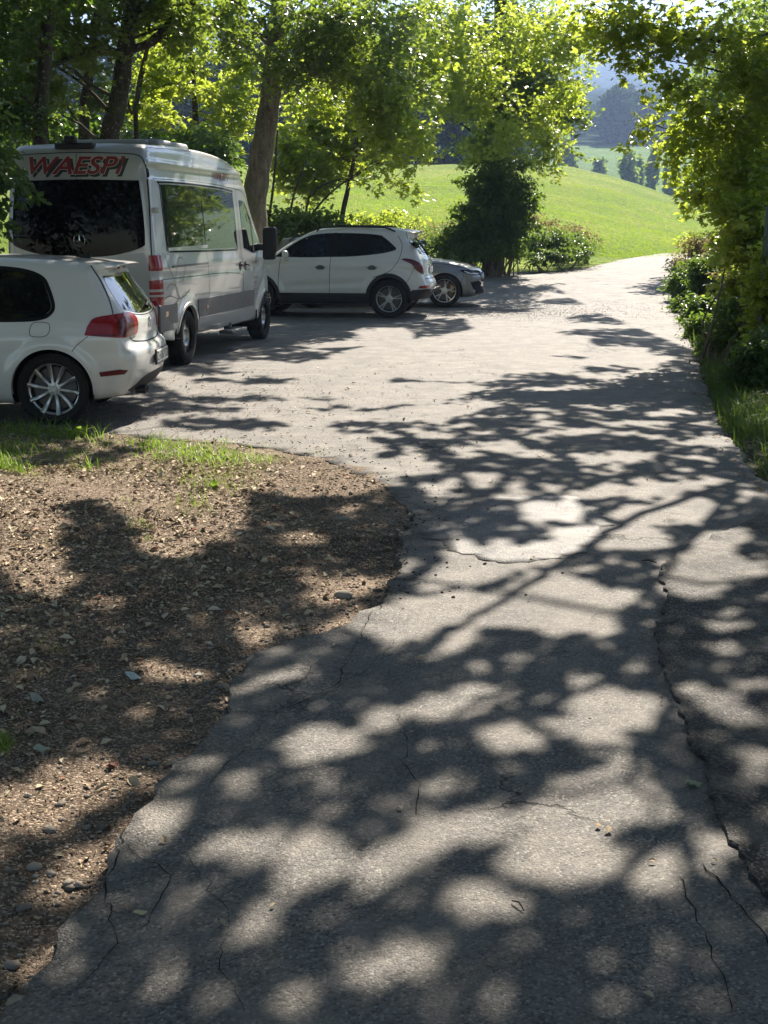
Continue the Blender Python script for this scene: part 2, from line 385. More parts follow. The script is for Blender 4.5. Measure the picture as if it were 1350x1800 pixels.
def mat_hill():
    m = NM('hill_forest'); co = m.coord(); a = m.noise(co, .012, 6, .7); v = m.n('ShaderNodeTexVoronoi', i_Scale=.11); m.l(co, v.inputs['Vector'])
    c = m.ramp(a, [(.4, (.012, .024, .016)), (.6, (.026, .042, .02))]); m.l(c, m.b.inputs['Base Color']); m.b.inputs['Roughness'].default_value = 1; m.b.inputs['Specular IOR Level'].default_value = 0
    m.l(m.bump(v.outputs['Distance'], 1, 8), m.b.inputs['Normal']); return m.m
M_HILL = mat_hill()

# ------------------------------------------------------------------ terrain
def strip(name, Ys, U, mat):
    W = 15 + np.maximum(0, Ys - 6) * .85
    X = W[:, None] * U[None, :]; Yg = np.repeat(Ys[:, None], len(U), 1); Z = T(X, Yg)
    V = np.stack([X, Yg, Z], -1).reshape(-1, 3); m, n = len(Ys), len(U)
    i = (np.arange(m - 1)[:, None] * n + np.arange(n - 1)[None, :]).ravel(); Fq = np.stack([i, i + 1, i + n + 1, i + n], -1)
    return tag(mesh_np(name, V, Fq, mat), kind='structure')
U = np.linspace(-1, 1, 241)
strip('ground', np.concatenate([np.arange(-16, 39.6, .5), [40.0]]), U, M_FLOOR)
strip('field', np.concatenate([np.arange(40.0, 121, .8), [121.1]]), U, M_FIELD)
strip('valley', np.concatenate([np.arange(121.1, 430, 6.), [433.1]]), U, M_FIELD2)
strip('hills', np.concatenate([np.arange(433.1, 900, 10.), np.arange(900, 4300, 40.)]), U, M_HILL)
road = sheet('road', roadB, roadz, .22, M_ROAD)
# ragged newer strip of coarse tarmac along the right
SE = [(1152, 1012), (1163, 1040), (1168, 1075), (1160, 1110), (1172, 1150), (1172, 1180), (1190, 1225), (1200, 1262), (1215, 1300), (1240, 1350), (1250, 1395), (1272, 1440), (1290, 1480), (1325, 1520), (1350, 1570), (1400, 1640), (1500, 1800)]
strip_poly = [tuple(gp(*p)[:2]) for p in SE] + [(2.6, 1.6), (2.70, 4), (2.66, 7.2)] + [tuple(gp(*p)[:2]) for p in [(1345, 905), (1300, 925), (1230, 955), (1180, 985)]]
sheet('newer_tarmac', densify(strip_poly, .03, .022, 5), lambda x, y: roadz(x, y) + .014 + .006 * fbm(x * 9, y * 9), .12, M_ROADNEW, thick=.012)
pp = [(742, 940), (790, 900), (850, 878), (930, 868), (1000, 872), (1050, 895), (1075, 925), (1060, 955), (1000, 985), (900, 990), (800, 975)]
sheet('tarmac_patch', densify([tuple(gp(*p)[:2]) for p in pp], .03, .05, 8), lambda x, y: roadz(x, y) + .0025, .12, M_PATCH, thick=.001)
gx = np.arange(-6.2, .6, .03); gy = np.arange(1.2, 11.9, .03); GX, GY = np.meshgrid(gx, gy); GZ = verge_h(GX.ravel(), GY.ravel())
i = (np.arange(len(gy) - 1)[:, None] * len(gx) + np.arange(len(gx) - 1)[None, :]).ravel()
tag(mesh_np('verge', np.c_[GX.ravel(), GY.ravel(), GZ], np.stack([i, i + 1, i + len(gx) + 1, i + len(gx)], -1), M_SOIL), kind='structure')
# cracks that can be followed in the photograph
M_CRACK = plain('crack_dark', (.016, .015, .014), .95, spec=.1)
cr = MB()
def crack(pts, w=.008, seed=0):
    P = np.array([gp(*p)[:2] for p in pts]); Q = []
    for a, b in zip(P[:-1], P[1:]):
        n = max(2, int(np.linalg.norm(b - a) / .035))
        for k in range(n): Q.append(a + (b - a) * k / n)
    Q = np.array(Q); Q = Q + .05 * np.c_[fbm(Q[:, 0] * 7 + seed, Q[:, 1] * 7), fbm(Q[:, 0] * 7 + 9, Q[:, 1] * 7 + seed)] + rng.normal(0, .006, Q.shape)
    Tn = np.gradient(Q, axis=0); Tn /= np.linalg.norm(Tn, axis=1)[:, None] + 1e-9; N = np.c_[-Tn[:, 1], Tn[:, 0]]
    ww = w * .40 * (.25 + 1.3 * rng.random(len(Q)))[:, None]; ww[0] = ww[-1] = .001
    L, Rr = Q + N * ww / 2, Q - N * ww / 2
    V = np.concatenate([np.c_[L, roadz(L[:, 0], L[:, 1]) + .0035], np.c_[Rr, roadz(Rr[:, 0], Rr[:, 1]) + .0035]]); n = len(Q)
    cr.add(V, [(i, i + 1, n + i + 1, n + i) for i in range(n - 1)])
for k, (w, pts) in enumerate([(.012, [(1240, 1520), (1290, 1580), (1340, 1640), (1380, 1700)]), (.007, [(1200, 1540), (1245, 1640), (1270, 1720), (1290, 1800)]),
        (.009, [(420, 1262), (520, 1240), (590, 1205), (612, 1150)]), (.007, [(612, 1150), (700, 1010), (730, 930)]), (.008, [(720, 905), (780, 890), (810, 862), (812, 840)]),
        (.007, [(700, 1330), (735, 1380), (738, 1430), (765, 1450)]), (.006, [(700, 1250), (712, 1320), (700, 1345)]), (.008, [(230, 1450), (180, 1560), (205, 1660), (170, 1720), (100, 1770)]),
        (.006, [(225, 1490), (300, 1540), (280, 1600), (210, 1670)]), (.005, [(380, 1190), (520, 1250), (640, 1180), (700, 1120)]), (.006, [(660, 760), (720, 840), (830, 850), (990, 830)]),
        (.006, [(1090, 820), (1130, 850), (1180, 858), (1240, 838)]), (.005, [(560, 1160), (500, 1240), (430, 1310), (360, 1390)]), (.005, [(330, 1500), (400, 1600), (380, 1710), (450, 1800)]),
        (.014, [(1080, 830), (1110, 828), (1150, 850)])]): crack(pts, w, k * 3.7)
tag(cr.build('road_cracks', M_CRACK, smooth=False), kind='structure')
# ------------------------------------------------------------------ vehicle materials
def paintmat(name, col, metal=0.0, rough=.32, coat=.8, flake=0):
    m = NM(name); b = m.b; co = m.coord(); n = m.noise(co, 2.3, 4); n2 = m.noise(m.coord((1, 1, 1)), 26, 4, .7)
    c = m.mix(m.math('MULTIPLY', n, .18), col, tuple(v * .6 for v in col))
    # road dirt towards the sills
    sx = m.n('ShaderNodeSeparateXYZ'); m.l(co, sx.inputs[0])
    low = m.ramp(m.math('ADD', sx.outputs[2], m.math('MULTIPLY', n2, .25)), [(.30, .50), (.75, .04)])
    c = m.mix(low, c, (.20, .18, .15)); m.l(c, b.inputs['Base Color'])
    b.inputs['Metallic'].default_value = metal; b.inputs['Coat Weight'].default_value = coat; b.inputs['Coat Roughness'].default_value = .035
    m.l(m.math('ADD', m.math('MULTIPLY', n2, .12), rough - .05), b.inputs['Roughness'])
    return m.m
P_WHITE = paintmat('white_paint', (.78, .78, .75)); P_VAN = paintmat('pale_silver_paint', (.48, .49, .485), .3); P_GREY = paintmat('dark_grey_paint', (.20, .205, .21), .5, .32)
M_GLASS = plain('dark_glass', (.006, .007, .008), .03, spec=.4)
M_GLASS2 = plain('reflecting_glass', (.010, .012, .014), .03, spec=.9, coat=.4, coat_rough=.0)
M_GLASS3 = plain('tinted_glass', (.003, .0035, .004), .04, spec=.14)
M_RUB = plain('black_rubber', (.012, .012, .012), .85, spec=.2); M_TYRE = plain('tyre_rubber', (.022, .021, .020), .88, spec=.25, dirt=.4)
M_CLAD = plain('black_plastic', (.022, .022, .023), .6, spec=.4, dirt=.3); M_GCLAD = plain('grey_plastic', (.115, .118, .122), .45, spec=.5, dirt=.2)
M_SILL = plain('silver_lower_panel', (.40, .41, .41), .4, metal=.2, coat=.5, dirt=.15)
M_ALLOY = plain('alloy_silver', (.50, .50, .50), .32, metal=.8, dirt=.2); M_ALLOYD = plain('alloy_dark', (.05, .05, .052), .4, metal=.6)
M_CHROME = plain('chrome', (.75, .75, .75), .12, metal=1); M_DISC = plain('brake_disc', (.10, .09, .085), .5, metal=.7)
M_REDL = plain('red_lens', (.30, .008, .010), .2, spec=.5, coat=.25); M_REDD = plain('dark_red_lens', (.12, .006, .01), .2, spec=.5, coat=.3)
M_CLEAR = plain('clear_lens', (.50, .50, .50), .15, spec=.6, coat=1.0); M_AMBER = plain('amber_lens', (.55, .18, .02), .2, coat=1.0)
M_GAP = plain('panel_gap', (.02, .02, .02), .9, spec=.1); M_PLATE = plain('plate_white', (.72, .72, .68), .4); M_INK = plain('plate_ink', (.01, .01, .01), .5)
M_TXT_RED = plain('lettering_red', (.24, .016, .022), .4, coat=.2); M_TXT_BLK = plain('lettering_black', (.02, .02, .022), .4, coat=.5); M_TXT_GRY = plain('lettering_grey', (.10, .10, .11), .4)
M_TXT_EDGE = plain('lettering_edge', (.62, .60, .56), .4, coat=.4)
M_CAL = plain('caliper_gold', (.45, .27, .05), .4)

# ------------------------------------------------------------------ a car body as a smooth implicit surface
def catmull(P, n=10, closed=True):
    """points (x, z[, 'c']) ; a third value marks a corner kept sharp"""
    out = []; m = len(P)
    for i in range(m if closed else m - 1):
        p0, p1, p2, p3 = (P[(i + k) % m] if closed else P[min(max(i + k, 0), m - 1)] for k in (-1, 0, 1, 2))
        a, b, c, d = (np.array(q[:2], float) for q in (p0, p1, p2, p3))
        if len(p1) > 2: a = b - (c - b)
        if len(p2) > 2: d = c + (c - b)
        for k in range(n):
            t = k / n; out.append(.5 * ((2 * b) + (-a + c) * t + (2 * a - 5 * b + 4 * c - d) * t * t + (-a + 3 * b - 3 * c + d) * t ** 3))
    return np.array(out)
def smax(a, b, k): h = np.maximum(k - np.abs(a - b), 0) / k; return np.maximum(a, b) + h * h * k * .25
class Body:
    def __init__(s, sil, W, xm, rear_c, front_c, camber=.05, k=.09, arches=(), zc=.6):
        s.P = catmull(sil); s.W = W; s.xm = xm; s.rc = rear_c; s.fc = front_c; s.camber = camber; s.k = k; s.arches = arches; s.zc = zc
        s.x0, s.z0 = s.P.min(0) - .25; s.x1, s.z1 = s.P.max(0) + .25; s.h = .012
        gx = np.arange(s.x0, s.x1, s.h); gz = np.arange(s.z0, s.z1, s.h); X, Z = np.meshgrid(gx, gz, indexing='ij')
        d = segdist(X.ravel(), Z.ravel(), s.P.tolist()); ins = inpoly(X.ravel(), Z.ravel(), s.P.tolist()); s.G = np.where(ins, -d, d).reshape(X.shape)
        G = s.G
        for _ in range(2):                                      # soften the outline a touch
            G[1:-1, 1:-1] = (G[1:-1, 1:-1] * 2 + G[:-2, 1:-1] + G[2:, 1:-1] + G[1:-1, :-2] + G[1:-1, 2:]) / 6
        s.xr = s.P[:, 0].min(); s.xf = s.P[:, 0].max()
    def f(s, p):
        x, y, z = p[:, 0], p[:, 1], p[:, 2]; ay = np.abs(y)
        t = (x - s.xm) / (s.xf - s.xm); u = (s.xm - x) / (s.xm - s.xr)
        xs = x + np.clip(t, 0, 1.2) ** 2 * s.fc * ay ** 2.4 - np.clip(u, 0, 1.2) ** 2 * s.rc * ay ** 2.4
        zs = z + s.camber * ay ** 2 * sm(.8, 1.2, z)
        ix = np.clip((xs - s.x0) / s.h, 0, s.G.shape[0] - 2.001); iz = np.clip((zs - s.z0) / s.h, 0, s.G.shape[1] - 2.001)
        i = ix.astype(int); j = iz.astype(int); fx = ix - i; fz = iz - j
        g = (s.G[i, j] * (1 - fx) + s.G[i + 1, j] * fx) * (1 - fz) + (s.G[i, j + 1] * (1 - fx) + s.G[i + 1, j + 1] * fx) * fz
        return smax(g, ay - s.W(x, z), s.k)
    def hit(s, o, d, L=2.4, n=34):
        """first surface point along each ray, marching from outside"""
        o = np.asarray(o, float); d = np.asarray(d, float); N = len(o)
        lo = np.zeros(N); hi = np.full(N, np.nan); prev = np.zeros(N); steps = 60
        for k in range(1, steps + 1):
            t = np.full(N, L * k / steps); m = np.isnan(hi)
            if not m.any(): break
            fv = s.f(o[m] + d[m] * t[m][:, None]); idx = np.where(m)[0]; h = idx[fv <= 0]
            hi[h] = L * k / steps; prev[idx[fv > 0]] = L * k / steps
        hi = np.where(np.isnan(hi), L, hi); lo = prev
        for _ in range(18):
            mid = (lo + hi) / 2; ins = s.f(o + d * mid[:, None]) <= 0; hi = np.where(ins, mid, hi); lo = np.where(ins, lo, mid)
        return o + d * hi[:, None]
    def normal(s, p):
        e = .004; g = np.stack([s.f(p + np.eye(3)[k] * e) - s.f(p - np.eye(3)[k] * e) for k in range(3)], -1); return g / (np.linalg.norm(g, axis=1)[:, None] + 1e-9)
    def mesh(s, name, mat, parent, sp=.022, wmax=1.1, lowmat=None, zlow=None):
        x0, x1 = s.xr - .05, s.xf + .05; z0, z1 = s.P[:, 1].min() - .02, s.P[:, 1].max() + .05; w = wmax
        nx, ny, nz = int((x1 - x0) / sp), int(2 * w / sp * .8), int((z1 - z0) / sp)
        keys = {}; V = []; Fq = []
        def grid(fn, a, b):
            ids = np.zeros((a + 1, b + 1), int)
            for i in range(a + 1):
                for j in range(b + 1):
                    q = fn(i, j)
                    if q not in keys: keys[q] = len(V); V.append(q)
                    ids[i, j] = keys[q]
            for i in range(a):
                for j in range(b): Fq.append((ids[i, j], ids[i + 1, j], ids[i + 1, j + 1], ids[i, j + 1]))
        grid(lambda i, j: (i, 0, j), nx, nz); n0 = len(Fq)
        grid(lambda i, j: (i, ny, j), nx, nz)
        grid(lambda i, j: (i, j, 0), nx, ny); grid(lambda i, j: (i, j, nz), nx, ny)
        grid(lambda i, j: (0, i, j), ny, nz); grid(lambda i, j: (nx, i, j), ny, nz)
        A = np.array(V, float); P = np.c_[x0 + (x1 - x0) * A[:, 0] / nx, -w + 2 * w * A[:, 1] / ny, z0 + (z1 - z0) * A[:, 2] / nz]
        Q = P.copy(); Q[:, 1] = 0; Q[:, 0] = (x0 + x1) / 2 + (P[:, 0] - (x0 + x1) / 2) * .86; Q[:, 2] = s.zc + (P[:, 2] - s.zc) * .22
        D = Q - P; L = np.linalg.norm(D, axis=1); D /= L[:, None]; lo = np.zeros(len(P)); hi = L.copy()
        # march from the outside in, at most L
        H = np.full(len(P), np.nan); prev = np.zeros(len(P))
        for k in range(1, 41):
            m = np.isnan(H); t = L * k / 40
            if not m.any(): break
            fv = s.f(P[m] + D[m] * t[m][:, None]); idx = np.where(m)[0]; H[idx[fv <= 0]] = t[idx[fv <= 0]]; prev[idx[fv > 0]] = t[idx[fv > 0]]
        H = np.where(np.isnan(H), L, H); lo = prev; hi = H
        for _ in range(16):
            mid = (lo + hi) / 2; ins = s.f(P + D * mid[:, None]) <= 0; hi = np.where(ins, mid, hi); lo = np.where(ins, lo, mid)
        P = P + D * hi[:, None]
        # wheel arches: snap the ring, open the disc
        dead = np.zeros(len(P), bool)
        for (cx, cz, r) in s.arches:
            rr = np.hypot(P[:, 0] - cx, P[:, 2] - cz); side = np.abs(P[:, 1]) > .42
            snap = side & (np.abs(rr - r) < sp * .62) & (P[:, 2] > P[:, 1].min() - 9)
            if snap.any():
                k = r / rr[snap]; P[snap, 0] = cx + (P[snap, 0] - cx) * k; P[snap, 2] = cz + (P[snap, 2] - cz) * k
                q = P[snap].copy(); sd = np.sign(q[:, 1]); o = q.copy(); o[:, 1] = sd * 1.3; dd = np.zeros_like(o); dd[:, 1] = -sd
                hh = s.hit(o, dd, 1.2); ok = (np.abs(hh[:, 1] - q[:, 1]) < .06); q[ok] = hh[ok]; P[snap] = q
            dead |= side & (rr < r - sp * .3) & ~snap
        F2 = []; mi = []
        for k, fq in enumerate(Fq):
            nd = [dead[v] for v in fq]; c = sum(nd)
            if c == 0: F2.append(fq)
            elif c == 1: F2.append(tuple(v for v, q in zip(fq, nd) if not q))
        o = mesh_np(name, P, F2, [mat] + ([lowmat] if lowmat else []), parent)
        bm = bmesh.new(); bm.from_mesh(o.data); bmesh.ops.remove_doubles(bm, verts=bm.verts[:], dist=.0004)
        bmesh.ops.delete(bm, geom=[v for v in bm.verts if not v.link_faces], context='VERTS'); bmesh.ops.recalc_face_normals(bm, faces=bm.faces[:])
        if lowmat:
            for fc in bm.faces:
                c = fc.calc_center_median()
                if zlow(c.x, c.y, c.z): fc.material_index = 1
        bm.to_mesh(o.data); bm.free(); o.data.set_sharp_from_angle(angle=R(50)); return o
    # --- projections: 'L' 'R' (x,z)   'B' 'F' (y,z)   'T' (x,y)   number = plan angle of the outward direction, (s,z)
    def proj(s, uv, mode, off=0.0):
        uv = np.asarray(uv, float); n = len(uv); z = np.zeros(n)
        if mode == 'L': o = np.c_[uv[:, 0], z + 1.4, uv[:, 1]]; d = (0, -1, 0)
        elif mode == 'R': o = np.c_[uv[:, 0], z - 1.4, uv[:, 1]]; d = (0, 1, 0)
        elif mode == 'B': o = np.c_[z + s.xr - .3, uv]; d = (1, 0, 0)
        elif mode == 'F': o = np.c_[z + s.xf + .3, uv]; d = (-1, 0, 0)
        elif mode == 'T': o = np.c_[uv, z + s.z1 + .3]; d = (0, 0, -1)
        else:
            a = R(mode); od = np.array([math.cos(a), math.sin(a), 0]); u = np.array([-math.sin(a), math.cos(a), 0])
            o = uv[:, :1] * u + np.array([0, 0, 1]) * uv[:, 1:2] + od * (4.5 if abs(math.cos(a)) < 2 else 0); d = -od
        L = 2.4 if isinstance(mode, str) else 7.0
        p = s.hit(o, np.tile(np.array(d, float), (n, 1)), L); return p + s.normal(p) * off if off else p
    def patch(s, mb, poly, mode, off=.003, sp=.04, smooth=True, n=6, rim=True):
        P = catmull(poly, n) if smooth else np.array([q[:2] for q in poly], float)
        out = []; m = len(P)
        for i in range(m):
            a, b = P[i], P[(i + 1) % m]; k = max(1, int(np.linalg.norm(b - a) / sp)); out += [a + (b - a) * j / k for j in range(k)]
        B = np.array(out); g = np.stack(np.meshgrid(np.arange(B[:, 0].min(), B[:, 0].max(), sp), np.arange(B[:, 1].min(), B[:, 1].max(), sp)), -1).reshape(-1, 2)
        g = g[inpoly(g[:, 0], g[:, 1], B)] if len(g) else g
        if len(g): g = g[segdist(g[:, 0], g[:, 1], B.tolist()) > sp * .35]
        al = np.concatenate([B, g]) if len(g) else B
        V, E, Fc, _, _, _ = delaunay_2d_cdt([Vector(q) for q in al.tolist()], [(i, (i + 1) % len(B)) for i in range(len(B))], [list(range(len(B)))], 1, 1e-5)
        V2 = np.array([v[:] for v in V]); W3 = s.proj(V2, mode, off); Fc = [tuple(q) for q in Fc]
        if rim:
            low = s.proj(B, mode, -.004); nb = len(B)
            # match rim to the first len(B) vertices
            top = s.proj(B, mode, off); k0 = len(W3)
            W3 = np.concatenate([W3, top, low]); Fc = Fc + [(k0 + i, k0 + (i + 1) % nb, k0 + nb + (i + 1) % nb, k0 + nb + i) for i in range(nb)]
        mb.add(W3, Fc); return mb
    def line(s, mb, pts, mode, w=.006, off=.0022, closed=False, smooth=True):
        P = catmull(pts, 8, closed) if smooth else np.array([q[:2] for q in pts], float)
        if not closed and smooth: P = np.concatenate([P, [np.array(pts[-1][:2], float)]])
        Q = []; m = len(P)
        for i in range(m if closed else m - 1):
            a, b = P[i], P[(i + 1) % m]; k = max(1, int(np.linalg.norm(b - a) / .03)); Q += [a + (b - a) * j / k for j in range(k)]
        if not closed: Q.append(P[-1])
        Q = np.array(Q); n = len(Q)
        Tn = (np.roll(Q, -1, 0) - np.roll(Q, 1, 0)) if closed else np.gradient(Q, axis=0)
        Tn /= np.linalg.norm(Tn, axis=1)[:, None] + 1e-9; N = np.c_[-Tn[:, 1], Tn[:, 0]]
        V = np.concatenate([s.proj(Q + N * w / 2, mode, off), s.proj(Q - N * w / 2, mode, off)])
        mb.add(V, [(i, (i + 1) % n, n + (i + 1) % n, n + i) for i in range(n if closed else n - 1)]); return mb
    def text(s, mb, string, mode, c, h, shear=.0, bold=0, mirror=False, off=.004, rot=0, wscale=1.0, rim=0):
        cu = bpy.data.curves.new('t', 'FONT'); cu.body = string; cu.size = 1; cu.offset = bold; cu.shear = shear; cu.align_x = 'CENTER'; cu.align_y = 'CENTER'; cu.resolution_u = 4
        ob = bpy.data.objects.new('t', cu); COL.objects.link(ob); dg = bpy.context.evaluated_depsgraph_get(); me = bpy.data.meshes.new_from_object(ob.evaluated_get(dg))
        co = np.array([v.co[:2] for v in me.vertices]) ; Fc = [tuple(p.vertices) for p in me.polygons]
        bpy.data.objects.remove(ob); bpy.data.curves.remove(cu); bpy.data.meshes.remove(me)
        k = h / .70; co = co * k; co[:, 0] *= wscale; a = R(rot); co = co @ np.array([[math.cos(a), math.sin(a)], [-math.sin(a), math.cos(a)]])
        if mirror: co[:, 0] *= -1
        mb.add(s.proj(co + np.array(c), mode, off), Fc); return mb

def gather(mb):                                                  # mirrored copy over y = 0
    V = [v.copy() for v in mb.v]; F0 = list(mb.f); V = np.concatenate(V); V[:, 1] *= -1; mb.add(V, [tuple(reversed(q)) for q in F0]); return mb
def pair(mb, name, mat, root, smooth=True, auto=None):            # the same part on both sides, two objects
    a = mb.build(name, mat, root, smooth, auto); m2 = MB(); V = np.concatenate(mb.v).copy(); V[:, 1] *= -1
    m2.add(V, [tuple(reversed(q)) for q in mb.f]); m2.build(name, mat, root, smooth, auto); return a
def wheel(parent, x, y, r, rr, width, style, side):
    """side +1: outer face towards +y"""
    w = empty('wheel', (x, y, r), parent=parent); o = side
    h = width / 2
    t = MB(); pr = [(rr - .012, -h * .80), (rr + .004, -h * .96), (rr + (r - rr) * .45, -h * 1.05), (r - .030, -h * .98), (r - .008, -h * .82), (r, -h * .55), (r, h * .55), (r - .008, h * .82), (r - .030, h * .98), (rr + (r - rr) * .45, h * 1.05), (rr + .004, h * .96), (rr - .012, h * .80)]
    t.lathe(pr, 64, closed=True)
    for k in range(40):                                           # tread blocks at the shoulder
        a = 2 * math.pi * k / 40
        for q in (-1, 1): t.box((math.cos(a) * (r - .003), q * h * .62, math.sin(a) * (r - .003)), (.010, h * .45, .036), Matrix.Rotation(-a, 3, 'Y'))
    t.build('tyre', M_TYRE, w, auto=40)
    m = MB(); f0 = h * .78
    m.lathe([(rr - .018, o * (f0 - .045)), (rr - .006, o * (f0 - .02)), (rr, o * f0), (rr + .006, o * (f0 + .004)), (rr + .006, o * (f0 - .01)), (rr - .01, -o * f0), (rr - .022, -o * f0), (rr - .03, o * (f0 - .10)), (rr - .03, o * (f0 - .05))], 64, closed=True)
    hub = style.get('hub', .075)
    m.lathe([(.0, o * (f0 - .03)), (hub * .45, o * (f0 - .03)), (hub * .5, o * (f0 - .038)), (hub * .95, o * (f0 - .040)), (hub, o * (f0 - .06)), (hub, -o * .0)], 32)
    n = style['n']
    if style['kind'] == 'steel':
        m.lathe([(hub, o * (f0 - .05)), (rr * .52, o * (f0 - .012)), (rr * .56, o * (f0 - .012)), (rr * .60, o * (f0 - .02))], 48)
        for k in range(n):
            a = 2 * math.pi * k / n; ca, sa = math.cos(a), math.sin(a); wd = .62 * math.pi * rr * .8 / n
            pts = []
            for (q, ww, dz) in ((rr * .56, wd * .9, -.02), (rr * .8, wd * 1.0, -.028), (rr * .965, wd * 1.25, -.03)):
                for e in (-1, 1): pts.append((ca * q - e * sa * ww, o * (f0 + dz), sa * q + e * ca * ww))
            m.add(np.array(pts), [(0, 1, 3, 2), (2, 3, 5, 4)])
    else:
        for k in range(n):
            a0 = 2 * math.pi * (k + style.get('ph', .5)) / n
            for e in ((-1, 1) if style.get('double') else (0,)):
                sp_ = style.get('spread', 0) * e; gap = style.get('gap', 0) * e
                tw = style.get('twist', 0); V = []; K = 7
                for j in range(K):
                    q = j / (K - 1); rad = hub * .7 + (rr - .012 - hub * .7) * q; a = a0 + gap * (1 - q) + sp_ * q + tw * q * q
                    ww = (style['w0'] * (1 - q) + style['w1'] * q) * (1 + .0 * q) ; dp = -.040 + .030 * q ** 1.4 - .012 * math.sin(math.pi * q)
                    ca, sa = math.cos(a), math.sin(a)
                    for (ee, dd) in ((-1, -.035), (-1, -.006), (-.55, 0), (.55, 0), (1, -.006), (1, -.035)):
                        V.append((ca * rad - ee * sa * ww / 2, o * (f0 + dp + dd), sa * rad + ee * ca * ww / 2))
                m.add(np.array(V), [(j * 6 + i, j * 6 + i + 1, (j + 1) * 6 + i + 1, (j + 1) * 6 + i) for j in range(K - 1) for i in range(5)])
    for k in range(5):
        a = 2 * math.pi * (k + .5) / 5; m.lathe([(0, o * (f0 - .028)), (.009, o * (f0 - .03)), (.011, o * (f0 - .05))], 8, c=(math.cos(a) * hub * .72, 0, math.sin(a) * hub * .72))
    m.build('rim', style.get('mat', M_ALLOY), w, auto=35)
    d = MB(); d.lathe([(.0, o * (f0 - .09)), (rr * .78, o * (f0 - .09)), (rr * .78, o * (f0 - .11)), (0, o * (f0 - .11))], 40); d.build('brake_disc', M_DISC, w, auto=40)
    if style.get('caliper'):
        c = MB(); c.box((rr * .62, o * (f0 - .085), .03), (.07, .05, .16), bev=.012); c.build('caliper', M_CAL, w)
    bk = MB(); bk.lathe([(0, -o * .02), (rr - .02, -o * .02)], 32); bk.build('hub_back', M_RUB, w)
    return w
def liner(body_parent, cx, cz, r, yo, yi, side):
    m = MB(); V = []; n = 28
    for y in (yo, yi):
        for k in range(n + 1):
            a = -.35 + (math.pi + .7) * k / n; V.append((cx + math.cos(a) * (r + .004), side * y, cz + math.sin(a) * (r + .004)))
    Fc = [(k, k + 1, n + 1 + k + 1, n + 1 + k) for k in range(n)]; Fc.append(tuple(n + 1 + k for k in range(n + 1)))
    m.add(np.array(V), Fc); m.build('wheel_arch_liner', M_RUB, body_parent, smooth=False)
def arch_lip(B, mb, cx, cz, r, w, side, off=.006, a0=-.25, a1=math.pi + .25, th=None):
    n = 44; U_ = [a0 + (a1 - a0) * k / n for k in range(n + 1)]; md = 'L' if side > 0 else 'R'
    ring = lambda q: np.array([(cx + math.cos(a) * q, cz + math.sin(a) * q) for a in U_])
    A = B.proj(ring(r + w), md, -.003); A2 = B.proj(ring(r + w - min(.008, w * .3)), md, off); C = B.proj(ring(r + .001), md, off); D_ = C.copy(); D_[:, 0] = A2[:, 0] * 0 + ring(r - .004)[:, 0]; D_[:, 2] = ring(r - .004)[:, 1]
    E_ = D_.copy(); E_[:, 1] -= side * .05; V = np.concatenate([A, A2, C, D_, E_]); m = n + 1
    zmin = .02
    mb.add(V, [(j * m + k, j * m + k + 1, (j + 1) * m + k + 1, (j + 1) * m + k) for j in range(4) for k in range(n)]); return mb
def S(phi, x, y): a = R(phi); return -math.sin(a) * x + math.cos(a) * y

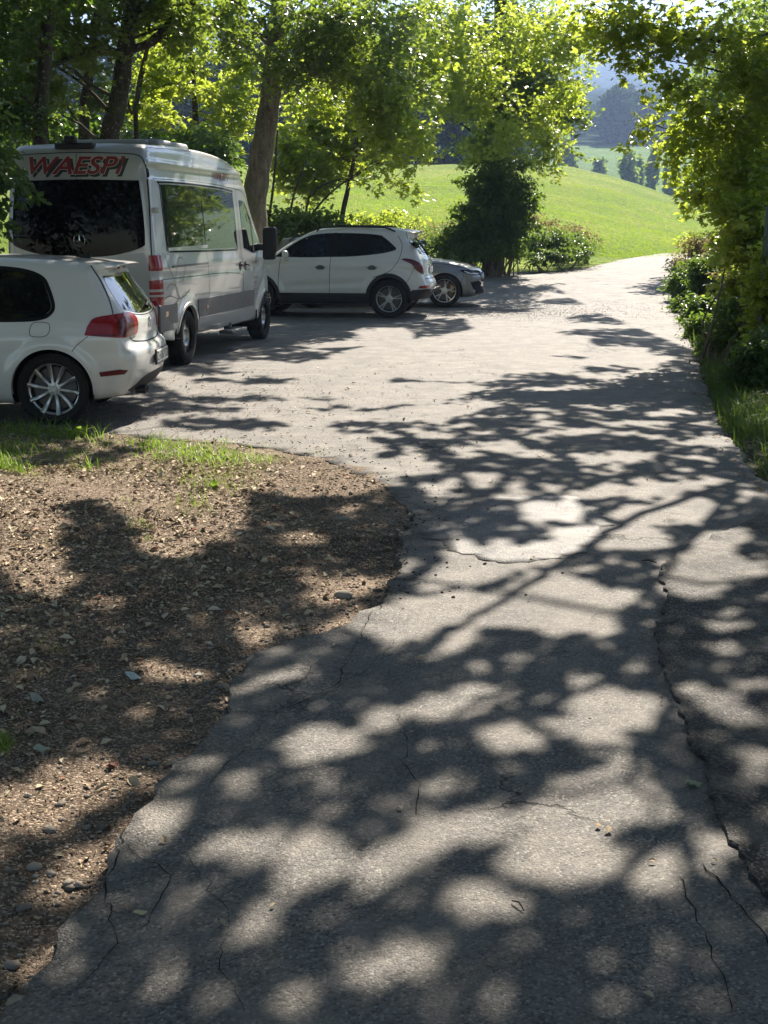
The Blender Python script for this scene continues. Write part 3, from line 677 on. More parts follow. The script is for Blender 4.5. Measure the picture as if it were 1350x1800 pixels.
# ------------------------------------------------------------------ white three-door hatchback
def hatchback():
    root = empty('parked_hatchback'); rw, rf = .0, 2.578
    tag(root, 'white three-door hatchback with red tail lights and ten-spoke wheels, nearest car at the left edge', 'car', 'vehicles parked on the tarmac')
    sil = [(-.56, .235), (-.70, .30), (-.775, .42), (-.80, .56), (-.785, .655), (-.735, .695), (-.715, .76), (-.715, .88), (-.685, .97), (-.60, 1.10), (-.47, 1.28), (-.415, 1.375), (-.35, 1.425), (.1, 1.465), (.7, 1.485), (1.2, 1.475), (1.55, 1.43),
           (2.0, 1.21), (2.32, 1.02), (2.6, .955), (3.0, .885), (3.28, .79), (3.40, .66), (3.44, .5), (3.40, .30), (3.2, .20), (2.2, .19), (1.2, .19), (.2, .19)]
    def W(x, z):
        w = .885 - .055 * sm(-.1, -.8, x) - .13 * sm(2.7, 3.45, x) ** 1.3
        w = w - .05 * np.clip((.62 - z) / .42, 0, 1) ** 2 + .012 * sm(.62, .74, z) * sm(.84, .76, z)
        w = w - .03 * sm(.80, .98, z) - np.clip(z - .93, 0, 1) * .40
        for cx in (rw, rf):
            d = np.hypot(x - cx, z - .325); w = w + .022 * sm(.47, .39, d)
        return w
    B = Body(sil, W, 1.2, .16, .42, .05, .10, [(rw, .32, .365), (rf, .32, .365)], zc=.62)
    B.mesh('body', P_WHITE, root, .022)
    g = MB(); B.patch(g, [(2.05, 1.01, 1), (1.68, 1.28), (1.40, 1.365), (.95, 1.385), (.50, 1.365), (.25, 1.34), (.10, 1.285), (.04, 1.20), (-.01, 1.06), (.01, 1.0), (.09, .96), (.30, .945), (.9, .945), (1.5, .955)], 'L', .003); pair(g, 'side_window', M_GLASS, root, auto=30)
    ww = MB()
    B.line(ww, [(1.16, 1.40), (1.13, 1.1), (1.11, .94)], 'L', .05, .0045); pair(ww, 'window_pillar', M_RUB, root, smooth=False)
    gl = MB(); B.patch(gl, [(-.56, 1.30, 1), (0, 1.315), (.56, 1.30, 1), (.63, 1.15), (.655, 1.02, 1), (.35, .965), (0, .955), (-.35, .965), (-.655, 1.02, 1), (-.63, 1.15)], 'B', .003, sp=.05)
    gl.build('rear_window', M_GLASS2, root, auto=30)
    ws = MB(); B.patch(ws, [(-.62, 1.08, 1), (0, 1.03), (.62, 1.08, 1), (.50, 1.40, 1), (0, 1.43), (-.50, 1.40, 1)], 'F', .003, sp=.05); ws.build('windscreen', M_GLASS, root, auto=30)
    # spoiler: a flat lip off the roof
    s_ = MB(); V = []
    for (y, dx) in [(-.60, .06), (-.52, .0), (-.3, -.02), (0, -.03), (.3, -.02), (.52, .0), (.60, .06)]:
        for (x, z) in ((-.28, 1.425), (-.50 + dx, 1.405), (-.535 + dx, 1.392), (-.52 + dx, 1.378), (-.36, 1.355)): V.append((x, y, z - .06 * y * y + .01))
    s_.add(np.array(V), [(i * 5 + j, i * 5 + j + 1, (i + 1) * 5 + j + 1, (i + 1) * 5 + j) for i in range(6) for j in range(4)] + [tuple(range(5)), tuple(range(30, 35))[::-1]])
    s_.build('roof_spoiler', P_WHITE, root, auto=60)
    st = MB(); st.box((-.478, 0, 1.365), (.02, .30, .022), bev=.004); st.build('brake_light', M_REDD, root)
    for sgn in (1, -1):
        t = MB(); B.patch(t, [(S(125, -.30, .86), .80, 1), (S(125, -.345, .86), .885), (S(125, -.43, .85), .952), (S(125, -.66, .74), .985), (S(125, -.71, .60), .975), (S(125, -.715, .50), .935), (S(125, -.715, .475), .87), (S(125, -.715, .50), .81), (S(125, -.71, .58), .782), (S(125, -.60, .78), .775)], 125, .008, sp=.03)
        if sgn < 0:
            for v in t.v: v[:, 1] *= -1
        tl = t.build('tail_light', M_REDL, root, auto=40)
        q = MB(); B.patch(q, [(S(125, -.60, .80), .80), (S(125, -.60, .80), .93), (S(125, -.70, .62), .93), (S(125, -.70, .62), .80)], 125, .010, sp=.03); 
        B.patch(q, [(S(125, -.36, .86), .795), (S(125, -.36, .86), .807), (S(125, -.70, .6), .80), (S(125, -.70, .6), .787)], 125, .010, sp=.03, smooth=False)
        if sgn < 0:
            for v in q.v: v[:, 1] *= -1
        q.build('lens_detail', M_REDD, tl)
    gp_ = MB()
    B.line(gp_, [(1.13, .95), (1.10, .6), (1.10, .27)], 'L'); B.line(gp_, [(-.34, .79), (-.25, .72), (-.20, .66)], 'L', .005); B.line(gp_, [(-.33, 1.40), (-.40, 1.30), (-.50, 1.12), (-.545, 1.0), (-.55, .965)], 'L', .007)
    B.line(gp_, [(2.2, .95), (2.16, .6), (2.14, .27)], 'L'); B.line(gp_, [(1.1, .27), (1.6, .25), (2.14, .27)], 'L')
    B.line(gp_, [(.02, .80), (.0, .90), (.14, .905), (.16, .80)], 'R', .005, closed=True)
    gather(gp_)
    B.line(gp_, [(-.66, .80), (-.60, .735), (-.3, .705), (0, .70), (.3, .705), (.60, .735), (.66, .80)], 'B', .010, .003)
    B.line(gp_, [(.55, .975), (.3, .945), (0, .938), (-.3, .945), (-.55, .975)], 'B', .006, .003)
    gp_.build('panel_gap', M_GAP, root, smooth=False)
    r_ = MB(); B.patch(r_, [(-.42, .475), (-.43, .435), (-.64, .455), (-.67, .49), (-.60, .498)], 'L', .006, smooth=False, sp=.03); pair(r_, 'reflector', M_REDD, root)
    df = MB(); B.patch(df, [(-.72, .30, 1), (-.62, .335), (-.45, .40), (0, .415), (.45, .40), (.62, .335), (.72, .30, 1), (.5, .25, 1), (-.5, .25, 1)], 'B', .006, sp=.05); df.build('rear_diffuser', M_CLAD, root)
    ex = MB()
    for yy in (.47, .38): ex.lathe([(.030, -.66), (.034, -.74), (.036, -.755), (.031, -.755), (.028, -.68)], 20, 'x', (0, yy, .275)); ex.lathe([(0, -.69), (.03, -.69)], 20, 'x', (0, yy, .275))
    ex.build('exhaust', M_ALLOYD, root, auto=40)
    # number plate, badge, wiper, handle, aerial, mirror
    pn = MB(); V = B.proj([(-.26, .56), (.26, .56)], 'B', .02); x = V[:, 0].min() - .015
    pn.box((x, 0, .555), (.012, .52, .115), bev=.004); pl = pn.build('number_plate', M_PLATE, root)
    tx = MB(); Bq = Body.__new__(Body)
    def plate_text(mb, string, xx, c, h, ws_=1.0):
        cu = bpy.data.curves.new('t', 'FONT'); cu.body = string; cu.size = 1; cu.offset = .01; cu.align_x = 'CENTER'; cu.align_y = 'CENTER'
        ob = bpy.data.objects.new('t', cu); COL.objects.link(ob); dg = bpy.context.evaluated_depsgraph_get(); me = bpy.data.meshes.new_from_object(ob.evaluated_get(dg))
        co = np.array([v.co[:2] for v in me.vertices]) * h / .7; Fc = [tuple(p.vertices) for p in me.polygons]; bpy.data.objects.remove(ob)
        mb.add(np.c_[np.full(len(co), xx), -co[:, 0] * ws_ + c[0], co[:, 1] + c[1]], Fc)
    plate_text(tx, 'ZH·267 520', x - .0075, (0, .555), .078, 1.0); tx.build('plate_number', M_INK, pl, smooth=False)
    pf = MB(); pf.box((x + .012, 0, .552), (.014, .55, .145), bev=.005); pf.build('plate_frame', M_CLAD, root)
    bd = MB(); bx = float(B.proj([(0, .86)], 'B', 0)[0, 0]) - .008
    bd.lathe([(.050, bx + .01), (.052, bx), (.047, bx - .004), (.042, bx), (.042, bx + .01)], 36, 'x', (0, 0, .86))
    for a, b in (((-.030, .034), (-.010, -.006)), ((-.010, -.006), (0, .018)), ((.030, .034), (.010, -.006)), ((.010, -.006), (0, .018)), ((-.038, .018), (-.016, -.038)), ((.038, .018), (.016, -.038)), ((-.016, -.038), (0, -.004)), ((.016, -.038), (0, -.004))):
        bd.tube([(bx - .001, a[0], .86 + a[1]), (bx - .001, b[0], .86 + b[1])], .0042, 6)
    bd.build('badge', M_CHROME, root)
    wp = MB(); A = B.proj([(-.02, .985), (-.05, 1.0), (-.30, 1.03), (-.42, 1.035)], 'B', .02); wp.tube(A, [.016, .012, .006, .004], 8); wp.build('wiper', M_RUB, root)
    sl_ = MB(); B.line(sl_, [(1.9, 1.15), (1.68, 1.295), (1.40, 1.38), (.95, 1.40), (.50, 1.38), (.24, 1.352), (.085, 1.295), (.022, 1.205), (-.03, 1.06), (-.008, .99), (.08, .948), (.30, .932), (.9, .932), (1.5, .942), (2.0, .99)], 'L', .034, .002); pair(sl_, 'window_seal', M_RUB, root, smooth=False)
    hd = MB(); A = B.proj([(1.22, .80), (1.26, .805), (1.38, .805), (1.42, .80)], 'L', .02); A[0, 1] -= .02; A[-1, 1] -= .02; hd.tube(A, [.008, .011, .011, .008], 8); pair(hd, 'door_handle', P_WHITE, root)
    fin = MB(); zt = float(B.proj([(-.12, 0)], 'T', 0)[0, 2]); V = [(-.20, 0, zt + .045), (-.19, .004, zt + .048), (.0, .022, zt - .005), (0, -.022, zt - .005), (-.19, -.022, zt - .008), (-.19, .022, zt - .008), (-.19, -.004, zt + .048)]
    fin.add(np.array(V), [(0, 1, 5), (1, 2, 5), (1, 6, 3, 2), (6, 4, 3), (0, 4, 6), (0, 6, 1), (0, 5, 4)]); fin.build('roof_aerial', M_CLAD, root, smooth=False)
    for sgn in (1, -1):
        mr = MB(); mr.box((1.92, sgn * .965, 1.03), (.10, .19, .13), bev=.045); mr.box((1.92, sgn * .86, .985), (.06, .10, .04), bev=.01); mr.build('wing_mirror', P_WHITE, root)
    for sgn in (1, -1):
        hl = MB(); B.patch(hl, [(S(40, 3.30, .45), .66), (S(40, 3.26, .50), .74), (S(40, 3.0, .78), .80), (S(40, 2.93, .82), .73), (S(40, 3.15, .72), .645)], 40, .004, sp=.04)
        if sgn < 0:
            for v in hl.v: v[:, 1] *= -1
        hl.build('headlight', M_CLEAR, root)
    gr = MB(); B.patch(gr, [(-.45, .66), (-.45, .72), (.45, .72), (.45, .66)], 'F', .004, smooth=False); B.patch(gr, [(-.55, .30), (-.50, .46), (.50, .46), (.55, .30)], 'F', .004, smooth=False); gr.build('grille', M_CLAD, root)
    lp = MB()
    for cx in (rw, rf):
        for sd in (1, -1): arch_lip(B, lp, cx, .32, .365, .02, sd, .003, -.12, math.pi + .12); liner(root, cx, .32, .365, .86, .5, sd)
    lp.build('wheel_arch_lip', P_WHITE, root, auto=50)
    style = dict(kind='spoke', n=10, w0=.026, w1=.040, hub=.060, twist=.05, ph=.2)
    for cx in (rw, rf):
        for sd in (1, -1): wheel(root, cx, sd * .768, .320, .246, .215, style, sd)
    return root

# ------------------------------------------------------------------ high-roof minibus
def minibus():
    root = empty('parked_minibus'); rw, rf = 0, 3.865
    tag(root, 'tall silver-white minibus with red WAESPI lettering above its black rear window', 'van', 'vehicles parked on the tarmac')
    sil = [(-.95, .42), (-1.10, .46, 1), (-1.13, .70), (-1.10, .82), (-1.08, .90), (-1.08, 1.5), (-1.06, 2.0), (-1.02, 2.45), (-.98, 2.60), (-.90, 2.68), (-.70, 2.705), (.4, 2.735), (1.5, 2.73), (2.3, 2.68), (2.75, 2.58), (3.02, 2.42), (3.16, 2.25), (3.28, 2.08),
           (3.65, 1.66), (3.96, 1.37), (4.2, 1.27), (4.45, 1.13), (4.58, .92), (4.62, .6), (4.58, .36), (4.4, .30), (3.0, .32), (1.5, .34), (.3, .36)]
    sil = [((q[0] + .2 * float(sm(2.0, 3.0, q[0])),) + tuple(q[1:])) for q in sil]
    def W(x, z):
        w = .99 - .03 * sm(-.5, -1.15, x) - .14 * sm(3.7, 4.6, x) ** 1.2 - .05 * sm(2.9, 3.9, x) * sm(1.2, 2.2, z)
        w = w - .035 * np.clip((.9 - z) / .5, 0, 1) ** 2 - .035 * sm(1.20, 1.45, z) - .06 * np.clip(z - 1.45, 0, .8) / .8 - np.clip(z - 2.27, 0, 1) * .13
        w = w - .008 * sm(1.095, 1.11, z) * sm(1.25, 1.20, z) - .012 * sm(2.285, 2.30, z) * sm(2.44, 2.40, z) + .012 * sm(2.44, 2.46, z) * sm(2.52, 2.5, z)
        for cx in (rw, rf):
            d = np.hypot(x - cx, z - .34); w = w + .025 * sm(.58, .43, d)
        return w
    B = Body(sil, W, 1.4, .03, .30, .03, .09, [(rw, .345, .41), (rf, .345, .41)], zc=1.25)
    B.mesh('body', P_VAN, root, .028, wmax=1.15)
    # rear doors: window, lettering, gaps, hinges
    g = MB(); B.patch(g, [(-.77, 2.26, 1), (0, 2.275), (.77, 2.26, 1), (.815, 1.90), (.83, 1.58), (.79, 1.49), (.5, 1.405), (.2, 1.375), (-.2, 1.375), (-.5, 1.405), (-.79, 1.49), (-.83, 1.58), (-.815, 1.90)], 'B', .004, sp=.08)
    g.build('rear_window', M_GLASS3, root, auto=30)
    for nm, mat, dz, dy, off, bold in (('lettering_shadow', M_TXT_BLK, -.028, -.032, .004, .035), ('lettering_edge', M_TXT_EDGE, 0, 0, .0052, .040), ('lettering', M_TXT_RED, 0, 0, .0064, .022)):
        t = MB(); B.text(t, 'WAESPI', 'B', (.055 + dy, 2.425 + dz), .195, .32, bold, True, off, wscale=1.27); t.build(nm, mat, root, smooth=False)
    gp_ = MB(); B.line(gp_, [(0, 2.57), (0, 2.28)], 'B', .008, smooth=False); B.line(gp_, [(0, 1.37), (0, .75)], 'B', .008, smooth=False)
    B.line(gp_, [(-.895, .80, 1), (-.895, 1.5), (-.87, 2.1), (-.83, 2.45), (-.76, 2.545), (-.6, 2.57, 1), (0, 2.585), (.6, 2.57, 1), (.76, 2.545), (.83, 2.45), (.87, 2.1), (.895, 1.5), (.895, .80, 1)], 'B', .010, .003)
    for md in 'LR':
        B.line(gp_, [(.94, 1.42), (.94, .9), (.93, .36)], md, .008); B.line(gp_, [(2.62, 2.25), (2.62, 1.3), (2.62, .36)], md, .010); B.line(gp_, [(2.62, 2.25), (3.05, 2.2), (3.5, 1.85), (3.85, 1.5), (3.86, 1.1), (3.80, .75)], md, .008)
        B.line(gp_, [(-1.02, 1.105), (.4, 1.105), (1.6, 1.10), (2.3, 1.07), (2.62, 1.03)], md, .007); B.line(gp_, [(-.85, 2.285), (1, 2.30), (2.6, 2.26)], md, .005)
        B.line(gp_, [(1.0, 2.30), (1.02, 2.50)], md, .005); B.line(gp_, [(2.62, 2.25), (2.66, 2.50)], md, .005)
    gp_.build('panel_gap', M_GAP, root, smooth=False)
    for md in 'LR':
        s1 = MB(); B.patch(s1, [(-.60, 1.47, 1), (-.62, 1.52, 1), (-.63, 2.16), (-.58, 2.225), (.9, 2.235), (2.30, 2.20), (2.42, 2.12), (2.44, 1.50), (2.40, 1.43, 1), (.9, 1.44)], md, .004, sp=.08); s1.build('side_window', M_GLASS2, root, auto=30)
        sl_ = MB(); B.line(sl_, [(-.63, 1.44, 1), (-.66, 2.17), (-.60, 2.25), (.9, 2.26), (2.32, 2.225), (2.45, 2.14), (2.47, 1.49), (2.42, 1.40, 1), (.9, 1.41), (-.55, 1.43)], md, .022, .002); B.line(sl_, [(.94, 2.22), (.94, 1.45)], md, .03, .0055, smooth=False); sl_.build('window_seal', M_RUB, root, smooth=False)
        sr = MB(); B.patch(sr, [(-.55, 1.235, 1), (-.55, 1.26, 1), (.92, 1.265, 1), (.92, 1.24, 1)], md, .012, smooth=False, sp=.1); sr.build('door_rail', M_GCLAD, root)
        s3 = MB(); B.patch(s3, [(-.60, 1.435, 1), (-.60, 1.475, 1), (1.0, 1.49, 1), (1.0, 1.45, 1)], md, .010, smooth=False, sp=.1); s3.build('window_rail', M_SILL, root)
        s2 = MB(); B.patch(s2, [(2.76, 2.10, 1), (3.02, 2.085), (3.15, 2.0), (3.5, 1.68), (3.78, 1.40, 1), (3.4, 1.33), (2.80, 1.42, 1)], md, .004, sp=.06); s2.build('door_window', M_GLASS2, root, auto=30)
        pq = MB(); B.line(pq, [(3.32, 1.86), (3.33, 1.36)], md, .05, .006, smooth=False); pq.build('window_divider', M_RUB, root)
        c1 = MB()
        for a, b in ((.42, 3.2), (-1.04, -.44)): B.patch(c1, [(a, .565, 1), (a, .80, 1), (b, .80, 1), (b, .565, 1)], md, .012, smooth=False, sp=.09)
        c1.build('rubbing_strip', M_GCLAD, root, auto=30)
        c2 = MB(); B.patch(c2, [(.44, .36, 1), (.42, .55, 1), (3.2, .55, 1), (3.14, .36, 1)], md, .008, smooth=False, sp=.09); c2.build('sill_panel', M_SILL, root, auto=30)
        am = MB()
        for q in (.78, 2.72): B.patch(am, [(q, .66), (q, .70), (q + .07, .70), (q + .07, .66)], md, .016, smooth=False)
        B.patch(am, [(-.84, .66), (-.84, .72), (-.76, .72), (-.76, .66)], md, .016, smooth=False); am.build('side_marker', M_AMBER, root)
        hd = MB()
        for q in (2.50, 2.76):
            B.patch(hd, [(q - .06, 1.17), (q, 1.235), (q + .07, 1.19), (q + .02, 1.10)], md, .006, sp=.03)
            A = B.proj([(q - .08, 1.18), (q - .03, 1.19), (q + .10, 1.17)], md, .035); hd.tube(A, .014, 8)
        hd.build('door_handle', M_CLAD, root)
        tx = MB()
        for (z, st_, h_) in ((1.20, 'WAESPI REISEN', .045), (.98, 'Vermietung', .04), (.91, 'Reisen', .04), (.80, 'www.waespi', .036), (.73, 'reisen.ch', .036)):
            B.text(tx, st_, md, (3.28, z), h_, .1, .0, md == 'L', .004, wscale=1.0)
        tx.build('small_lettering', M_TXT_GRY, root, smooth=False)
        tr = MB(); B.text(tr, 'WAESPI', md, (1.95, 2.40), .10, .32, .02, md == 'L', .014, wscale=1.4); tr.build('roof_lettering', M_TXT_RED, root, smooth=False)
        sw = MB()                                                   # swirl on the rear quarter
        for pts in ([(-.72, 1.40), (-.66, 1.25), (-.50, 1.08), (-.42, .92), (-.30, .86), (-.12, .88), (.1, .95)], [(-.45, 1.10), (-.30, 1.32), (-.12, 1.34), (-.05, 1.20), (-.20, 1.06)], [(-.80, .98), (-.65, 1.04), (-.45, 1.0), (-.36, .86), (-.5, .80)], [(-.95, .84), (-.70, .90), (-.45, .86), (-.25, .84)]): B.line(sw, pts, md, .010, .004)
        sw.build('swirl_graphic', M_TXT_GRY, root, smooth=False)
    for sgn in (1, -1):
        def cor(zl, zh, mat, nm, par=None, off=.012):
            t = MB(); B.patch(t, [(S(135, -.90, .975), zl, 1), (S(135, -.90, .975), zh, 1), (S(135, -1.06, .865), zh, 1), (S(135, -1.06, .865), zl, 1)], 135, off, smooth=False, sp=.03)
            if sgn < 0:
                for v in t.v: v[:, 1] *= -1
            return t.build(nm, mat, par or root, auto=40)
        tl = cor(.80, 1.395, M_REDL, 'tail_light')
        cor(1.10, 1.215, M_CLEAR, 'lens_white', tl, .014); cor(.965, .995, M_CLEAR, 'lens_white', tl, .014); cor(.905, .93, M_CLEAR, 'lens_white', tl, .014)
        hg = MB()
        for z in (1.92, .74):
            V = B.proj([(sgn * .90, z)], 'B', 0)[0]; hg.box((V[0] - .004, V[1], z), (.02, .13, .065), bev=.005); hg.box((V[0] - .018, V[1] + sgn * .03, z), (.012, .02, .045), bev=.003)
        hg.build('door_hinge', P_VAN, root)
    bp = MB(); V = []
    for (y, dx) in [(-.965, .16), (-.90, .03), (-.5, -.03), (0, -.04), (.5, -.03), (.90, .03), (.965, .16)]:
        for (x, z) in ((-1.02, .80), (-1.14, .80), (-1.17, .76), (-1.17, .56), (-1.12, .48), (-1.0, .47)): V.append((x + dx, y, z))
    bp.add(np.array(V), [(i * 6 + j, i * 6 + j + 1, (i + 1) * 6 + j + 1, (i + 1) * 6 + j) for i in range(6) for j in range(5)])
    for sgn in (-1, 1): bp.box((-.80, sgn * .962, .64), (.50, .04, .33), bev=.018)
    bp.build('rear_bumper', M_GCLAD, root, auto=40)
    bl = MB()
    for sgn in (-1, 1): bl.box((-.72, sgn * .955, .45), (.42, .05, .17), Matrix.Rotation(R(6), 3, 'Y'), bev=.02)
    bl.build('bumper_corner', M_SILL, root)
    mf = MB()
    for cx in (rw - .47, rf - .50):
        for sgn in (-1, 1): mf.box((cx, sgn * .86, .33), (.015, .25, .32), bev=.004)
    mf.build('mud_flap', M_RUB, root)
    sb = MB(); sb.box((2.0, -1.0, .28), (.75, .20, .05), bev=.012); sb.box((2.0, -.92, .33), (.05, .10, .12)); sb.build('side_step', M_GCLAD, root)
    wpr = MB(); A = B.proj([(.10, 1.42), (.12, 1.50), (.45, 1.60), (.62, 1.63)], 'B', .02); wpr.tube(A, [.016, .012, .007, .005], 8); wpr.build('wiper', M_RUB, root)
    dh = MB(); dh.box((-1.11, -.08, 1.12), (.03, .06, .20), bev=.01); dh.build('rear_door_handle', M_CLAD, root)
    vp = MB(); vp.box((-1.10, .45, 1.02), (.012, .30, .16), bev=.004); vp.build('number_plate', M_PLATE, root)
    em = MB(); bx = float(B.proj([(0, 1.55)], 'B', 0)[0, 0]) - .010      # ring emblem with a three-armed star
    em.lathe([(.072, bx + .01), (.074, bx), (.071, bx - .004), (.067, bx), (.067, bx + .01)], 40, 'x', (0, -.02, 1.57))
    for a in (90, 210, 330):
        ca, sa = math.cos(R(a)), math.sin(R(a)); pa, qa = -sa, ca; V = [(bx, -.02 + ca * .069, 1.57 + sa * .069), (bx + .004, -.02 + pa * .009, 1.57 + qa * .009), (bx + .004, -.02 - pa * .009, 1.57 - qa * .009), (bx - .008, -.02, 1.57)]
        em.add(np.array(V), [(0, 1, 3), (0, 3, 2)])
    em.build('emblem', M_CHROME, root, smooth=False)
    cm = MB(); zt = 2.69; cm.box((-.93, .03, zt - .03), (.16, .48, .07), bev=.02); cm.box((-.98, .07, zt + .045), (.12, .14, .09), bev=.03); cm.lathe([(0, -1.05), (.03, -1.05), (.034, -1.02)], 20, 'x', (0, .07, zt + .045)); cm.build('roof_camera', M_CLAD, root)
    ac = MB(); ac.box((.9, 0, 2.765), (1.25, 1.15, .10), bev=.045); ac.box((.3, -.35, 2.76), (.25, .2, .08), bev=.03); ac.build('roof_unit', plain('roof_unit_grey', (.30, .31, .31), .5), root)
    ws = MB(); B.patch(ws, [(-.80, 1.42, 1), (0, 1.36), (.80, 1.42, 1), (.72, 2.08, 1), (0, 2.15), (-.72, 2.08, 1)], 'F', .004, sp=.08); ws.build('windscreen', M_GLASS, root, auto=30)
    for sgn in (1, -1):
        mr = MB(); mr.box((3.52, sgn * 1.17, 1.52), (.13, .22, .40), bev=.05); mr.box((3.50, sgn * 1.16, 1.30), (.11, .20, .14), bev=.04); mr.box((3.58, sgn * 1.02, 1.42), (.08, .22, .10), bev=.03); mr.build('wing_mirror', M_CLAD, root)
        hl = MB(); B.patch(hl, [(sgn * .45, .92), (sgn * .50, 1.05), (sgn * .78, 1.12), (sgn * .80, .95), (sgn * .70, .86)], 'F', .006, sp=.05); hl.build('headlight', M_CLEAR, root)
    gr = MB(); B.patch(gr, [(-.42, .80), (-.42, 1.02), (.42, 1.02), (.42, .80)], 'F', .005, smooth=False); B.patch(gr, [(-.75, .40), (-.70, .58), (.70, .58), (.75, .40)], 'F', .005, smooth=False); gr.build('grille', M_CLAD, root)
    lp = MB()
    for cx in (rw, rf):
        for sd in (1, -1): arch_lip(B, lp, cx, .345, .41, .04, sd, .007, .12 if cx == rw else .05, math.pi - .05); liner(root, cx, .345, .41, .93, .5, sd)
    lp.build('wheel_arch_lip', P_VAN, root, auto=50)
    style = dict(kind='steel', n=8, hub=.085)
    for cx in (rw, rf):
        for sd in (1, -1): wheel(root, cx, sd * .875, .345, .212, .22, style, sd)
    return root

# ------------------------------------------------------------------ white compact suv
def suv():
    root = empty('parked_suv'); rw, rf = 0, 2.555
    tag(root, 'white compact suv with black lower cladding and black roof rails, parked beyond the minibus', 'car', 'vehicles parked on the tarmac')
    sil = [(-.55, .30), (-.70, .36), (-.78, .48), (-.80, .60), (-.76, .68), (-.715, .76), (-.71, .92), (-.695, 1.02), (-.66, 1.08), (-.58, 1.20), (-.45, 1.36), (-.375, 1.44), (-.44, 1.515), (-.36, 1.545), (.0, 1.585), (.6, 1.615), (1.1, 1.605), (1.5, 1.545),
           (1.95, 1.34), (2.35, 1.12), (2.6, 1.04), (3.0, .965), (3.3, .86), (3.44, .70), (3.48, .52), (3.44, .36), (3.25, .26), (2.2, .24), (1.2, .24), (.2, .24)]
    def W(x, z):
        w = .885 - .07 * sm(-.1, -.8, x) - .14 * sm(2.6, 3.48, x) ** 1.2
        w = w - .045 * np.clip((.62 - z) / .36, 0, 1) ** 2 + .014 * sm(.84, .92, z) * sm(1.0, .95, z) * sm(2.0, .2, x)
        w = w - .03 * sm(.92, 1.08, z) - np.clip(z - 1.03, 0, 1) * .40
        w = w - .022 * np.exp(-((z - (.56 + .10 * np.clip(1.9 - x, 0, 2) * .5)) / .06) ** 2) * sm(.3, .8, x) * sm(2.2, 1.8, x)
        for cx in (rw, rf):
            d = np.hypot(x - cx, z - .36); w = w + .03 * sm(.58, .42, d)
        return w
    B = Body(sil, W, 1.2, .20, .40, .05, .10, [(rw, .345, .385), (rf, .345, .385)], zc=.68)
    B.mesh('body', P_WHITE, root, .022)
    cl = MB()
    for md in 'LR':
        B.patch(cl, [(.36, .26, 1), (.38, .44, 1), (2.16, .44, 1), (2.19, .26, 1)], md, .014, smooth=False, sp=.07)
        B.patch(cl, [(-.40, .44, 1), (-.36, .33, 1), (-.52, .31, 1), (-.80, .46, 1), (-.80, .50, 1), (-.70, .515, 1), (-.45, .50, 1)], md, .012, smooth=False, sp=.05)
        B.patch(cl, [(2.93, .44, 1), (2.92, .33, 1), (3.3, .30, 1), (3.46, .40, 1), (3.40, .50, 1)], md, .012, smooth=False, sp=.05)
    B.patch(cl, [(-.80, .50, 1), (.80, .50, 1), (.75, .34, 1), (-.75, .34, 1)], 'B', .010, smooth=False, sp=.06)
    for cx in (rw, rf):
        for sd in (1, -1): arch_lip(B, cl, cx, .345, .385, .065, sd, .018, -.20, math.pi + .20)
    cl.build('lower_cladding', M_CLAD, root, auto=50)
    for cx in (rw, rf):
        for sd in (1, -1): liner(root, cx, .345, .385, .88, .5, sd)
    for md, sg in (('L', 1), ('R', -1)):
        g = MB(); B.patch(g, [(2.22, 1.075, 1), (1.95, 1.25), (1.70, 1.39), (1.50, 1.455), (1.25, 1.485), (1.14, 1.49, 1), (1.14, 1.075, 1), (1.6, 1.065)], md, .003, sp=.05); g.build('front_window', M_GLASS, root, auto=30)
        g = MB(); B.patch(g, [(1.12, 1.49, 1), (.8, 1.49), (.4, 1.475), (.16, 1.45, 1), (.0, 1.34), (-.13, 1.235, 1), (-.10, 1.19), (.2, 1.13), (.7, 1.085), (1.12, 1.075, 1)], md, .003, sp=.05); g.build('rear_side_window', M_GLASS, root, auto=30)
        q = MB(); B.line(q, [(1.10, 1.49), (1.06, 1.08)], md, .16, .0055, smooth=False); B.line(q, [(1.86, 1.31), (1.84, 1.07)], md, .03, .0055, smooth=False); q.build('window_pillar', M_RUB, root)
        q = MB(); B.patch(q, [(-.36, 1.36, 1), (-.40, 1.30), (-.62, 1.14, 1), (-.56, 1.22), (-.48, 1.36, 1)], md, .004, sp=.03); q.build('quarter_window', M_GLASS2, root)
        rl = MB(); A = B.proj([(1.42, 1.50), (1.36, 1.535), (1.0, 1.56), (.5, 1.56), (.1, 1.545), (-.10, 1.505)], md, .025); A[1:5, 2] += .03; rl.tube(A, [.010, .020, .024, .024, .022, .014], 10); rl.build('roof_rail', M_CLAD, root)
        hd = MB()
        for x in (1.32, .32):
            A = B.proj([(x - .10, .895), (x - .06, .90), (x + .06, .90), (x + .10, .895)], md, .028); A[0, 1] -= sg * .022; A[-1, 1] -= sg * .022; hd.tube(A, [.008, .012, .012, .008], 8)
            B.patch(hd, [(x - .07, .86), (x - .05, .925), (x + .05, .925), (x + .07, .86)], md, .003, sp=.03)
        hd.build('door_handle', M_GCLAD, root)
    gp_ = MB()
    B.line(gp_, [(1.12, 1.08), (1.14, .75), (1.15, .44)], 'L', .009); B.line(gp_, [(2.10, 1.05), (2.14, .7), (2.14, .44)], 'L', .009); B.line(gp_, [(-.15, 1.45), (-.24, 1.28), (-.20, 1.05), (-.06, .86), (.10, .78), (.30, .72)], 'L', .009)
    B.line(gp_, [(-.30, 1.50), (-.34, 1.38)], 'L', .008); B.line(gp_, [(-.50, .92), (-.40, .72), (-.32, .60)], 'L', .007); gather(gp_)
    B.line(gp_, [(-.70, .70), (0, .69), (.70, .70)], 'B', .010, .004); gp_.build('panel_gap', M_GAP, root, smooth=False)
